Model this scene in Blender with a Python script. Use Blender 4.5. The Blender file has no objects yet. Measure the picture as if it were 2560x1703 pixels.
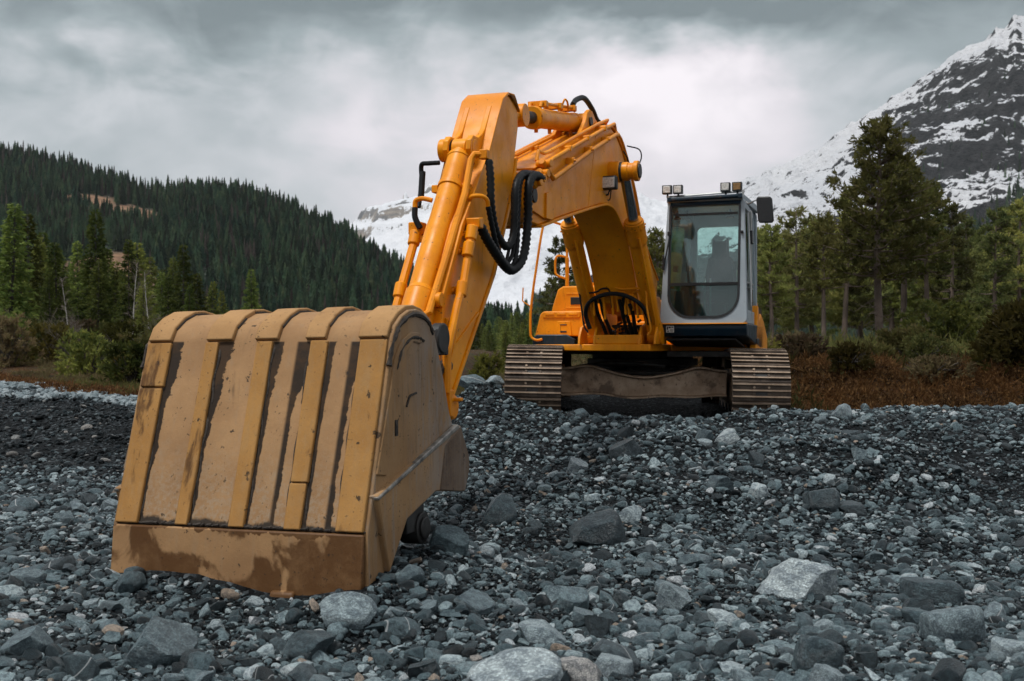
import bpy, bmesh, math, random
import numpy as np
from mathutils import Vector, Matrix, Euler

random.seed(7)
rng = np.random.default_rng(11)
R = math.radians
scene = bpy.context.scene
col = scene.collection

# ------------------------------------------------------------------ camera
cam_d = bpy.data.cameras.new('camera')
cam_d.lens = 40.0
cam_d.sensor_width = 36.0
cam_d.shift_y = 0.00684
cam_d.clip_start = 0.05
cam_d.clip_end = 30000
cam_d.dof.use_dof = True
cam_d.dof.focus_distance = 8.2
cam_d.dof.aperture_fstop = 5.0
cam = bpy.data.objects.new('camera', cam_d)
cam.location = (0, 0, 1.3)
cam.rotation_euler = (R(90), 0, 0)
col.objects.link(cam)
scene.camera = cam

# ------------------------------------------------------------------ sun and exposure
SUN_EL, SUN_AZ = 68.0, 232.0          # azimuth clockwise from +Y: behind the camera, a little to its side
sun_d = bpy.data.lights.new('sun', 'SUN')
sun_d.energy = 1.5
sun_d.angle = R(14)
sun_d.color = (1.0, 0.985, 0.955)
sun = bpy.data.objects.new('sun', sun_d)
sun.rotation_euler = (R(90 - SUN_EL), 0, R(180 - SUN_AZ))
col.objects.link(sun)
scene.view_settings.view_transform = 'Standard'
scene.view_settings.look = 'None'
scene.view_settings.gamma = 1.0
scene.view_settings.exposure = 0.95
scene.view_settings.use_curve_mapping = False
scene.cycles.max_bounces = 5
scene.cycles.diffuse_bounces = 2
scene.cycles.glossy_bounces = 2
scene.cycles.adaptive_threshold = 0.02
scene.cycles.transparent_max_bounces = 10
scene.cycles.use_denoising = True

# ------------------------------------------------------------------ node helper
class NT:
    def __init__(self, tree):
        self.t = tree
        self.n = tree.nodes
        self.l = tree.links
    def node(self, typ, **kw):
        nd = self.n.new(typ)
        for k, v in kw.items():
            setattr(nd, k, v)
        return nd
    def put(self, sock, v):
        if isinstance(v, bpy.types.NodeSocket):
            self.l.new(v, sock)
        elif v is not None:
            sock.default_value = v
    def m(self, op, a, b=None, c=None, clamp=False):
        nd = self.node('ShaderNodeMath', operation=op, use_clamp=clamp)
        self.put(nd.inputs[0], a); self.put(nd.inputs[1], b)
        if c is not None: self.put(nd.inputs[2], c)
        return nd.outputs[0]
    def vm(self, op, a, b=None):
        nd = self.node('ShaderNodeVectorMath', operation=op)
        self.put(nd.inputs[0], a)
        if b is not None: self.put(nd.inputs[1], b)
        return nd.outputs[0]
    def noise(self, vec, scale, detail=4, rough=.55, dist=0.0, color=False, lac=2.0):
        nd = self.node('ShaderNodeTexNoise')
        if vec is not None: self.put(nd.inputs['Vector'], vec)
        nd.inputs['Scale'].default_value = scale
        nd.inputs['Detail'].default_value = detail
        nd.inputs['Roughness'].default_value = rough
        nd.inputs['Lacunarity'].default_value = lac
        nd.inputs['Distortion'].default_value = dist
        return nd.outputs['Color' if color else 'Fac']
    def voro(self, vec, scale, feature='F1', out='Distance', rnd=1.0):
        nd = self.node('ShaderNodeTexVoronoi', feature=feature)
        if vec is not None: self.put(nd.inputs['Vector'], vec)
        nd.inputs['Scale'].default_value = scale
        nd.inputs['Randomness'].default_value = rnd
        return nd.outputs[out]
    def mapv(self, vec, scale=(1, 1, 1), loc=(0, 0, 0), rot=(0, 0, 0)):
        nd = self.node('ShaderNodeMapping')
        self.put(nd.inputs['Vector'], vec)
        nd.inputs['Scale'].default_value = scale
        nd.inputs['Location'].default_value = loc
        nd.inputs['Rotation'].default_value = rot
        return nd.outputs[0]
    def step(self, v, a, b, lo=0.0, hi=1.0):
        nd = self.node('ShaderNodeMapRange', interpolation_type='SMOOTHSTEP')
        self.put(nd.inputs['Value'], v)
        self.put(nd.inputs['From Min'], a); self.put(nd.inputs['From Max'], b)
        self.put(nd.inputs['To Min'], lo); self.put(nd.inputs['To Max'], hi)
        return nd.outputs[0]
    def mix(self, f, a, b, mode='MIX'):
        nd = self.node('ShaderNodeMix', data_type='RGBA', blend_type=mode)
        self.put(nd.inputs[0], f)
        for s, v in ((nd.inputs[6], a), (nd.inputs[7], b)):
            if isinstance(v, (tuple, list)):
                s.default_value = (v[0], v[1], v[2], 1)
            else:
                self.put(s, v)
        return nd.outputs[2]
    def ramp(self, f, stops, interp='LINEAR'):
        nd = self.node('ShaderNodeValToRGB')
        cr = nd.color_ramp
        cr.interpolation = interp
        while len(cr.elements) < len(stops): cr.elements.new(0.5)
        for e, (p, c) in zip(cr.elements, stops):
            e.position = p; e.color = (c[0], c[1], c[2], 1)
        self.put(nd.inputs[0], f)
        return nd.outputs[0]
    def bump(self, h, strength=.3, dist=.02, normal=None):
        nd = self.node('ShaderNodeBump')
        nd.inputs['Strength'].default_value = strength
        nd.inputs['Distance'].default_value = dist
        self.put(nd.inputs['Height'], h)
        if normal is not None: self.put(nd.inputs['Normal'], normal)
        return nd.outputs[0]

# ------------------------------------------------------------------ world: overcast cloud deck over a clear-sky dome
world = bpy.data.worlds.new('World')
scene.world = world
world.use_nodes = True
W = NT(world.node_tree)
for n in list(W.n): W.n.remove(n)
w_out = W.node('ShaderNodeOutputWorld')
w_bg = W.node('ShaderNodeBackground')
sky_t = W.node('ShaderNodeTexSky', sky_type='NISHITA', sun_disc=False)
sky_t.sun_elevation = R(SUN_EL)
sky_t.sun_rotation = R(SUN_AZ)
sky_t.altitude = 1000
w_dir = W.node('ShaderNodeTexCoord').outputs['Generated']
warp = W.vm('SCALE', W.vm('SUBTRACT', W.noise(W.mapv(w_dir, (1, 1, 2.2)), 5.0, 5, .6, color=True), (.5, .5, .5)))
warp.node.inputs['Scale'].default_value = 0.19
wd = W.vm('ADD', w_dir, warp)
sx = W.node('ShaderNodeSeparateXYZ'); W.put(sx.inputs[0], wd)
wx, wy, wz = sx.outputs
def blob(x0, z0, rx, rz):
    a = W.m('DIVIDE', W.m('SUBTRACT', wx, x0), rx)
    b = W.m('DIVIDE', W.m('SUBTRACT', wz, z0), rz)
    q = W.m('ADD', W.m('MULTIPLY', a, a), W.m('MULTIPLY', b, b))
    front = W.step(wy, 0.0, 0.4)
    return W.m('MULTIPLY', W.m('EXPONENT', W.m('MULTIPLY', q, -1.0)), front)
cl1 = W.noise(W.mapv(w_dir, (1, 1, 2.0), (3.1, 0.4, 1.7)), 3.2, 6, .52, .2)
cl2 = W.noise(W.mapv(w_dir, (1, 1, 1.7), (0.3, 7.4, 2.7)), 7.0, 6, .55, .3)
CLOUD_LO, CLOUD_HI = 0.45, 0.72
v = W.step(cl1, 0.30, 0.70, CLOUD_LO, CLOUD_HI)
v = W.m('ADD', v, W.m('MULTIPLY', W.m('SUBTRACT', cl2, 0.5), 0.40))
cl3 = W.noise(W.mapv(w_dir, (1, 1, 1.5), (5.3, 2.4, 0.2)), 11.0, 6, .55, .6)
v = W.m('ADD', v, W.m('MULTIPLY', W.m('SUBTRACT', W.step(cl3, .35, .65), .5), W.step(wz, 0.10, 0.26, 0.05, 0.20)))
for (x0, z0, rx, rz, g) in (
        (0.142, 0.226, 0.12, 0.044, 0.36), (0.04, 0.15, 0.24, 0.09, 0.14), (-0.31, 0.215, 0.09, 0.028, 0.14),
        (-0.27, 0.300, 0.34, 0.060, -0.44), (-0.43, 0.235, 0.07, 0.05, -0.18), (0.0, 0.315, 0.16, 0.040, -0.20),
        (0.24, 0.305, 0.17, 0.046, -0.42), (0.285, 0.225, 0.075, 0.05, -0.20), (0.40, 0.25, 0.10, 0.09, -0.16)):
    v = W.m('ADD', v, W.m('MULTIPLY', blob(x0, z0, rx, rz), g))
v = W.m('MAXIMUM', v, 0.12)
tint = W.ramp(v, [(0.10, (0.120, 0.160, 0.168)), (0.35, (0.28, 0.335, 0.350)), (0.62, (0.545, 0.565, 0.59)), (0.78, (0.77, 0.725, 0.765)), (1.0, (1.0, 0.93, 0.97))])
w_mix = W.mix(0.96, W.mix(1.0, sky_t.outputs[0], (0.1, 0.1, 0.1), 'MULTIPLY'), tint)
W.put(w_bg.inputs['Color'], w_mix)
w_bg.inputs['Strength'].default_value = 0.62
W.l.new(w_bg.outputs[0], w_out.inputs['Surface'])

# ------------------------------------------------------------------ materials
def new_mat(name):
    m = bpy.data.materials.new(name)
    m.use_nodes = True
    t = NT(m.node_tree)
    for n in list(t.n): t.n.remove(n)
    out = t.node('ShaderNodeOutputMaterial')
    p = t.node('ShaderNodeBsdfPrincipled')
    t.l.new(p.outputs[0], out.inputs['Surface'])
    return m, t, p, out

def simple(name, c, rough=.6, metal=0.0, var=.25, scale=6.0, bump=0.0, bscale=60, bd=.003):
    m, t, p, o = new_mat(name)
    co = t.node('ShaderNodeTexCoord').outputs['Object']
    n = t.noise(co, scale, 5, .6)
    lo = tuple(x * (1 - var) for x in c); hi = tuple(min(1, x * (1 + var)) for x in c)
    t.put(p.inputs['Base Color'], t.mix(t.step(n, .3, .7), lo, hi))
    p.inputs['Roughness'].default_value = rough
    p.inputs['Metallic'].default_value = metal
    if bump: t.put(p.inputs['Normal'], t.bump(t.noise(co, bscale, 4), bump, bd))
    return m

M = {}
def paint(name, c, c2, dirt=1.0, rough=.34):
    m, t, p, o = new_mat(name)
    co = t.node('ShaderNodeTexCoord').outputs['Object']
    n1 = t.noise(co, 2.2, 6, .6)
    base = t.mix(t.step(n1, .35, .68), c2, c)
    streak = t.noise(t.mapv(co, (9, 9, 1.1)), 3.0, 6, .65)
    base = t.mix(t.m('MULTIPLY', t.step(streak, .55, .80), .48 * dirt), base, (.24, .080, .008))
    film = t.noise(co, 5.5, 7, .62)
    base = t.mix(t.m('MULTIPLY', t.step(film, .52, .85), .22 * dirt), base, (.36, .13, .012))
    spot = t.noise(co, 34, 3, .6)
    sp2 = t.noise(co, 7, 4, .6)
    chip = t.m('MULTIPLY', t.step(spot, .645, .675), t.step(sp2, .50, .62))
    base = t.mix(t.m('MULTIPLY', chip, .85 * dirt), base, (.045, .025, .014))
    rus = t.m('MULTIPLY', t.step(t.noise(co, 13, 6, .7), .63, .72), t.step(sp2, .4, .6))
    base = t.mix(t.m('MULTIPLY', rus, .5 * dirt), base, (.13, .05, .015))
    scr = t.noise(t.mapv(co, (3, 40, 3), (0, 0, 0), (.9, .3, .2)), 3.0, 4, .6)
    base = t.mix(t.m('MULTIPLY', t.m('MULTIPLY', t.step(scr, .66, .70), t.step(sp2, .5, .62)), .5 * dirt), base, (.50, .30, .12))
    t.put(p.inputs['Base Color'], base)
    t.put(p.inputs['Roughness'], t.step(film, .3, .8, rough, rough + .28))
    p.inputs['Specular IOR Level'].default_value = .30
    t.put(p.inputs['Normal'], t.bump(t.noise(co, 3.5, 4), .16, .012, t.bump(t.noise(co, 140, 3), .05, .002)))
    return m
M['yellow'] = paint('yellow_paint', (.90, .325, .001), (.74, .235, .001))
M['blue'] = paint('navy_paint', (.010, .030, .050), (.006, .018, .03), .5, .3)
M['grey'] = paint('grey_cab_paint', (.38, .43, .465), (.32, .365, .395), .35, .3)
M['black'] = simple('black_rubber', (.008, .009, .010), .5, 0, .3, 20, .3, 90)
M['black'].node_tree.nodes['Principled BSDF'].inputs['Specular IOR Level'].default_value = .22
M['plastic'] = simple('black_plastic', (.016, .017, .018), .42, 0, .2, 12)
M['chrome'] = simple('polished_rod', (.30, .31, .32), .22, 1.0, .1)
M['darksteel'] = simple('dark_steel', (.030, .029, .028), .55, .3, .5, 9, .3, 40)
M['alu'] = simple('bare_metal', (.42, .42, .41), .35, .8, .15)
M['seat'] = simple('seat_fabric', (.035, .04, .042), .9, 0, .2, 30)
M['sticker'] = simple('sticker_white', (.62, .63, .60), .5, 0, .1, 30)
M['lens'] = simple('lamp_lens', (.62, .60, .56), .25, .1, .3, 60, .6, 70)
M['amber'] = simple('lamp_amber', (.30, .17, .07), .15, .4, .3, 60, .6, 70)

def bucket_mat(name, kind):
    m, t, p, o = new_mat(name)
    co = t.node('ShaderNodeTexCoord').outputs['Object']
    n1 = t.noise(co, 3.0, 7, .62)
    grain = t.noise(co, 60, 4, .7)
    streak = t.noise(t.mapv(co, (26, 26, 1.6)), 1.0, 5, .6)
    if kind == 'heel':
        base = t.mix(t.step(n1, .3, .7), (.32, .172, .066), (.43, .245, .102))
    elif kind == 'strip':
        base = t.mix(t.step(n1, .3, .7), (.335, .160, .042), (.43, .220, .064))
        base = t.mix(t.m('MULTIPLY', t.step(streak, .45, .75), .4), base, (.36, .23, .11))
    elif kind == 'side':
        base = t.mix(t.step(n1, .3, .7), (.26, .145, .066), (.37, .218, .102))
        base = t.mix(t.m('MULTIPLY', t.step(streak, .5, .75), .65), base, (.26, .235, .205))
    elif kind == 'wing':
        base = t.mix(t.step(n1, .3, .7), (.085, .055, .040), (.17, .125, .095))
        base = t.mix(t.step(streak, .45, .8), base, (.24, .215, .19))
    else:
        base = t.mix(t.step(n1, .3, .72), (.275, .150, .068), (.40, .230, .106))
        base = t.mix(t.m('MULTIPLY', t.step(streak, .5, .8), .45), base, (.29, .215, .14))
    base = t.mix(t.m('MULTIPLY', t.step(grain, .35, .75), .28), base, (.26, .165, .08))
    scr = t.noise(t.mapv(co, (60, 60, 2.5), (3, 1, 0)), 2.0, 3, .6)
    base = t.mix(t.m('MULTIPLY', t.step(scr, .62, .75), .22), base, (.42, .33, .23))
    # wet run-off stains with soft ragged edges
    w1 = t.noise(t.mapv(co, (2.6, 2.6, 1.25) if kind == 'lip' else (3.4, 3.4, 1.0), (2.2, 0, 4.4)), 1.55, 7, .58, .6)
    thr = {'heel': .64, 'strip': .565, 'side': .64, 'wing': .62, 'lip': .425, 'shell': .63}[kind]
    sb = t.node('ShaderNodeSeparateXYZ'); t.put(sb.inputs[0], co)
    if kind == 'shell':
        dusty = t.m('MULTIPLY', t.step(sb.outputs[2], .55, .05), t.step(t.noise(co, 42, 5, .75), .42, .62))
        base = t.mix(t.m('MULTIPLY', dusty, .6), base, (.34, .265, .185))
    if kind == 'side':
        worn = t.m('MULTIPLY', t.step(sb.outputs[1], -8.45, -7.65), t.step(t.noise(t.mapv(co, (3, 3, 1.2)), 2.2, 6, .65), .36, .62))
        base = t.mix(t.m('MULTIPLY', worn, .75), base, (.245, .235, .225))
        base = t.mix(t.m('MULTIPLY', t.step(t.noise(t.mapv(co, (14, 14, 1.4)), 1.4, 5, .7), .54, .68), .5), base, (.15, .105, .06))
    if kind == 'lip':
        w1 = t.m('ADD', t.m('MULTIPLY', sb.outputs[0], .085), t.m('ADD', t.m('MULTIPLY', t.noise(t.mapv(co, (1.6, 1.6, 1.3), (1.3, 0, 2.2)), 2.6, 5, .52, .5), .85), .045))
        w1 = t.m('ADD', w1, t.step(t.m('ADD', sb.outputs[2], t.m('MULTIPLY', t.noise(t.mapv(co, (1, 1, .1)), 16, 3, .6), .09)), .055, .075, 0, .3))
    wet = t.m('MULTIPLY', t.step(w1, thr - .012, thr + (.055 if kind == 'lip' else .09)), t.step(t.noise(co, 9, 6, .7), .2, .55, .7, 1.0))
    wc = (.080, .032, .008) if kind in ('lip', 'strip') else (.075, .042, .018)
    base = t.mix(t.m('MULTIPLY', wet, .9), base, wc)
    if kind == 'shell':
        sx_ = t.node('ShaderNodeSeparateXYZ'); t.put(sx_.inputs[0], co)
        wob = t.noise(t.mapv(co, (3, 3, 5.0), (5, 0, 1)), 1.0, 7, .72)
        top = t.step(sx_.outputs[2], .52, .98)
        for (ue, wd, tw) in ((-.57, .030, .050), (-.268, .022, .085), (.058, .016, .050), (.378, .012, .018), (.20, .020, .080), (.505, .026, .050)):
            d = t.m('SUBTRACT', sx_.outputs[0], ue)
            wid = t.m('ADD', t.m('MULTIPLY', wd * 3.4, t.m('SUBTRACT', wob, .40)), t.m('MULTIPLY', t.m('MULTIPLY', top, tw * 2.3), t.m('SUBTRACT', wob, .12)))
            mk_ = t.m('MULTIPLY', t.m('MULTIPLY', t.step(d, -.03, -.01), t.m('SUBTRACT', 1.0, t.step(sx_.outputs[2], .945, .955))), t.m('SUBTRACT', 1.0, t.step(t.m('SUBTRACT', d, wid), 0, .005)))
            base = t.mix(t.m('MULTIPLY', mk_, .95), base, t.mix(t.step(wob, .42, .55), (.032, .017, .008), (.009, .007, .006)))
        foot = t.m('SUBTRACT', t.m('MULTIPLY', t.noise(t.mapv(co, (9, 9, 2)), 1.0, 6, .7), .09), sx_.outputs[2])
        base = t.mix(t.step(foot, -.022, -.004), base, (.04, .03, .022))
    fl = t.m('MULTIPLY', t.step(t.noise(co, 48, 3, .65), .62, .68), t.step(t.noise(co, 5, 4, .6), .42, .6))
    base = t.mix(t.m('MULTIPLY', fl, .75), base, (.035, .024, .015))
    blk = t.step(t.noise(co, 17, 5, .65), .64, .69)
    base = t.mix(t.m('MULTIPLY', blk, .85), base, (.022, .018, .015))
    t.put(p.inputs['Base Color'], base)
    t.put(p.inputs['Roughness'], t.m('SUBTRACT', .78, t.m('MULTIPLY', wet, .28)))
    p.inputs['Specular IOR Level'].default_value = .22
    t.put(p.inputs['Normal'], t.bump(t.noise(co, 75, 5, .7), .35, .004, t.bump(n1, .25, .02)))
    return m
for k in ('shell', 'heel', 'strip', 'side', 'wing', 'lip'):
    M['b_' + k] = bucket_mat('bucket_' + k, k)
M['weld'] = simple('muddy_weld', (.030, .022, .016), .8, 0, .6, 25, .8, 45, .01)
M['scrape'] = simple('scraped_edge', (.20, .185, .165), .5, .3, .6, 14, .5, 50)

def steel_mat(name, c1, c2, c3):
    m, t, p, o = new_mat(name)
    co = t.node('ShaderNodeTexCoord').outputs['Object']
    r = t.node('ShaderNodeObjectInfo').outputs['Random']
    v = t.vm('ADD', co, t.node('ShaderNodeCombineXYZ').outputs[0])
    cb = v.node.inputs[1].links[0].from_node
    t.put(cb.inputs[0], t.m('MULTIPLY', r, 37.0))
    n = t.noise(v, 7, 7, .65)
    base = t.mix(t.step(n, .3, .7), c1, c2)
    base = t.mix(t.step(t.noise(v, 24, 5, .7), .56, .72), base, c3)
    base = t.mix(t.m('MULTIPLY', t.step(t.noise(v, 3.2, 5, .6), .52, .62), .75), base, c3)
    t.put(p.inputs['Base Color'], base)
    p.inputs['Roughness'].default_value = .62
    p.inputs['Metallic'].default_value = .25
    t.put(p.inputs['Normal'], t.bump(t.noise(v, 90, 5, .7), .4, .004))
    return m
M['shoe'] = steel_mat('track_shoe_steel', (.046, .031, .021), (.115, .082, .058), (.018, .011, .007))
M['shoe_worn'] = steel_mat('track_rib_worn', (.26, .18, .12), (.37, .28, .205), (.13, .078, .046))
M['frame'] = steel_mat('rusty_frame', (.36, .245, .16), (.54, .40, .285), (.10, .062, .04))

def glass_mat(name, tint, v0, v1):
    m, t, p, o = new_mat(name)
    t.n.remove(p)
    tr = t.node('ShaderNodeBsdfTransparent'); tr.inputs[0].default_value = tint
    gl = t.node('ShaderNodeBsdfGlossy'); gl.inputs['Roughness'].default_value = .03
    gl.inputs[0].default_value = (.9, .95, .95, 1)
    df = t.node('ShaderNodeBsdfDiffuse'); df.inputs[0].default_value = (.20, .27, .27, 1)
    fr = t.node('ShaderNodeFresnel'); fr.inputs[0].default_value = 1.5
    co = t.node('ShaderNodeTexCoord').outputs['Object']
    a = t.node('ShaderNodeMixShader')
    t.put(a.inputs[0], t.step(t.noise(co, 3.5, 5, .6), .3, .8, v0, v1))
    t.l.new(tr.outputs[0], a.inputs[1]); t.l.new(df.outputs[0], a.inputs[2])
    b = t.node('ShaderNodeMixShader')
    t.put(b.inputs[0], t.m('MINIMUM', t.m('MULTIPLY', fr.outputs[0], 1.6), .9))
    t.l.new(a.outputs[0], b.inputs[1]); t.l.new(gl.outputs[0], b.inputs[2])
    t.l.new(b.outputs[0], o.inputs['Surface'])
    return m
M['glass'] = glass_mat('clear_glass', (.84, .96, .94, 1), .03, .10)
M['glass_low'] = glass_mat('teal_glass', (.34, .62, .58, 1), .02, .06)

def stone_mat(name, stops, spec=.46):
    m, t, p, o = new_mat(name)
    co = t.node('ShaderNodeTexCoord').outputs['Object']
    r = t.node('ShaderNodeObjectInfo').outputs['Random']
    r2 = t.m('FRACT', t.m('MULTIPLY', r, 17.31))
    r3 = t.m('FRACT', t.m('MULTIPLY', r, 91.7))
    off = t.node('ShaderNodeCombineXYZ')
    t.put(off.inputs[0], t.m('MULTIPLY', r, 53.0)); t.put(off.inputs[1], t.m('MULTIPLY', r2, 31.0))
    v = t.vm('ADD', co, off.outputs[0])
    base = t.ramp(r, stops)
    n1 = t.noise(v, 2.6, 4, .62, .3)
    base = t.mix(t.m('MULTIPLY', t.step(n1, .42, .60), .8), base, t.mix(1.0, base, (.38, .41, .45), 'MULTIPLY'))
    n2 = t.noise(v, 14, 3, .75)
    base = t.mix(t.m('MULTIPLY', t.step(n2, .46, .64), .75), base, t.mix(1.0, base, (2.5, 2.45, 2.4), 'MULTIPLY'))
    base = t.mix(t.m('MULTIPLY', t.step(t.noise(v, 40, 1, .7), .55, .7), .45), base, t.mix(1.0, base, (.5, .5, .5), 'MULTIPLY'))
    # bedding lines and quartz veins on some of the stones
    wv = t.node('ShaderNodeTexWave', wave_type='BANDS', bands_direction='DIAGONAL')
    t.put(wv.inputs['Vector'], v)
    wv.inputs['Scale'].default_value = .30; wv.inputs['Distortion'].default_value = 1.6
    wv.inputs['Detail'].default_value = 1.5; wv.inputs['Detail Scale'].default_value = 1.2
    vein = t.m('MULTIPLY', t.step(wv.outputs['Fac'], .985, .998), t.step(r3, .90, .91))
    base = t.mix(t.m('MULTIPLY', vein, .75), base, (.46, .47, .47))
    t.put(p.inputs['Base Color'], base)
    t.put(p.inputs['Roughness'], t.step(r3, 0, 1, .32, .60))
    p.inputs['Specular IOR Level'].default_value = spec
    bn = t.bump(t.noise(v, 7.5, 5, .72), .55, .12)
    t.put(p.inputs['Normal'], bn)
    return m
GREYS = [(0.0, (.008, .014, .017)), (.18, (.022, .036, .042)), (.40, (.050, .078, .088)), (.62, (.094, .138, .151)),
         (.79, (.175, .235, .250)), (.92, (.33, .40, .415)), (.985, (.43, .455, .465)), (.988, (.20, .155, .115)), (.995, (.30, .25, .20)), (1.0, (.34, .26, .20))]
M['stone'] = stone_mat('river_stone', GREYS)
M['stone_dark'] = stone_mat('slate_grit', [(0, (.003, .004, .005)), (.5, (.008, .012, .014)), (.82, (.026, .038, .043)), (.95, (.13, .165, .175)), (1, (.24, .22, .20))], .14)
M['stone_slate'] = stone_mat('dark_slate_cobble', [(0, (.018, .028, .033)), (.5, (.034, .050, .057)), (1, (.060, .082, .091))])
M['stone_mid'] = stone_mat('blue_grey_cobble', [(0, (.044, .067, .076)), (.5, (.082, .118, .131)), (1, (.145, .190, .205))])
M['stone_light'] = stone_mat('pale_cobble', [(0, (.12, .158, .17)), (.4, (.20, .25, .265)), (.8, (.29, .345, .36)), (1, (.39, .44, .45))])

def ground_mat():
    m, t, p, o = new_mat('gravel_bed')
    geo = t.node('ShaderNodeNewGeometry').outputs['Position']
    at = t.node('ShaderNodeAttribute', attribute_name='cover')
    sp = t.node('ShaderNodeSeparateColor'); t.put(sp.inputs[0], at.outputs['Color'])
    heath, pale = sp.outputs[0], sp.outputs[1]
    vc = t.voro(geo, 30, 'F1', 'Color')
    sv = t.node('ShaderNodeSeparateColor'); t.put(sv.inputs[0], vc)
    d1 = t.voro(geo, 30, 'F1', 'Distance')
    d2 = t.voro(geo, 85, 'F1', 'Distance')
    g = t.ramp(sv.outputs[0], [(0, (.003, .004, .005)), (.5, (.008, .010, .011)), (.85, (.026, .032, .036)), (1, (.12, .14, .15))])
    g = t.mix(t.step(t.noise(geo, .9, 5), .35, .7), g, t.mix(1.0, g, (.5, .5, .52), 'MULTIPLY'))
    g = t.mix(t.m('MULTIPLY', pale, .8), g, t.mix(1.0, g, (4.2, 4.2, 4.2), 'MULTIPLY'))
    soil = t.mix(t.step(t.noise(geo, 1.7, 6, .65), .35, .65), (.020, .013, .007), (.080, .036, .012))
    soil = t.mix(t.step(t.noise(geo, .6, 5, .65), .48, .66), soil, (.05, .052, .015))
    t.put(p.inputs['Base Color'], t.mix(heath, g, soil))
    p.inputs['Roughness'].default_value = .8
    p.inputs['Specular IOR Level'].default_value = .12
    h = t.m('ADD', t.m('MULTIPLY', d1, -1.0), t.m('MULTIPLY', d2, -.35))
    t.put(p.inputs['Normal'], t.bump(h, .9, .03, t.bump(t.noise(geo, 5, 5, .6), .5, .12)))
    return m
M['ground'] = ground_mat()

def leaf_mat(name, c1, c2, c3, scale=.9):
    m, t, p, o = new_mat(name)
    geo = t.node('ShaderNodeNewGeometry').outputs['Position']
    r = t.node('ShaderNodeObjectInfo').outputs['Random']
    n = t.noise(geo, scale, 5, .65)
    n2 = t.noise(geo, scale * 9, 3, .6)
    base = t.mix(t.step(n, .32, .68), c1, c2)
    base = t.mix(t.m('MULTIPLY', t.step(n2, .45, .75), .7), base, c3)
    hs = t.node('ShaderNodeHueSaturation')
    t.put(hs.inputs['Value'], t.step(r, 0, 1, .5, 1.75))
    t.put(hs.inputs['Hue'], t.step(t.m('FRACT', t.m('MULTIPLY', r, 7.7)), 0, 1, .475, .515))
    t.put(hs.inputs['Color'], base)
    t.put(p.inputs['Base Color'], hs.outputs[0])
    p.inputs['Roughness'].default_value = .8
    p.inputs['Specular IOR Level'].default_value = .12
    tl_ = t.node('ShaderNodeBsdfTranslucent'); t.put(tl_.inputs[0], hs.outputs[0])
    mx = t.node('ShaderNodeMixShader'); mx.inputs[0].default_value = .50
    t.l.new(p.outputs[0], mx.inputs[1]); t.l.new(tl_.outputs[0], mx.inputs[2]); t.l.new(mx.outputs[0], o.inputs['Surface'])
    return m
M['spruce'] = leaf_mat('spruce_needles', (.055, .084, .024), (.130, .162, .040), (.25, .255, .058))
M['pine'] = leaf_mat('pine_needles', (.105, .135, .040), (.225, .235, .066), (.36, .325, .105))
M['dark_pine'] = leaf_mat('dark_pine_needles', (.092, .115, .042), (.180, .195, .066), (.30, .275, .095))
M['far_needles'] = leaf_mat('far_conifer_needles', (.016, .044, .029), (.050, .090, .048), (.110, .140, .066), .012)
M['larch'] = leaf_mat('bare_larch', (.055, .047, .040), (.085, .070, .058), (.10, .09, .08), .05)
M['juniper'] = leaf_mat('juniper_green', (.050, .052, .012), (.095, .085, .020), (.15, .125, .03))
M['brush'] = leaf_mat('brown_brush', (.085, .062, .036), (.16, .115, .060), (.10, .105, .035))
M['under'] = leaf_mat('green_undergrowth', (.046, .056, .018), (.095, .098, .030), (.165, .130, .048))
M['rust_grass'] = leaf_mat('rusty_grass', (.030, .018, .008), (.17, .095, .030), (.50, .33, .12), 1.6)
M['bark'] = simple('pine_bark', (.145, .108, .085), .9, 0, .5, 5, .9, 14, .04)
M['dark_bark'] = simple('spruce_bark', (.065, .055, .048), .9, 0, .5, 5, .9, 14, .04)
M['birch'] = simple('birch_bark', (.42, .40, .36), .7, 0, .5, 4, .3, 20)
M['twig'] = simple('bare_twigs', (.150, .122, .095), .85, 0, .3, 3)

def hill_mat():
    m, t, p, o = new_mat('hill_soil')
    geo = t.node('ShaderNodeNewGeometry').outputs['Position']
    at = t.node('ShaderNodeAttribute', attribute_name='cover')
    sp = t.node('ShaderNodeSeparateColor'); t.put(sp.inputs[0], at.outputs['Color'])
    f = t.mix(t.step(t.noise(geo, .03, 5), .3, .7), (.008, .018, .013), (.022, .034, .02))
    s = t.mix(t.step(t.noise(geo, .08, 6, .7), .35, .65), (.13, .068, .034), (.25, .14, .075))
    t.put(p.inputs['Base Color'], t.mix(sp.outputs[0], f, s))
    p.inputs['Roughness'].default_value = .9
    return m
M['hill'] = hill_mat()

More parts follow.
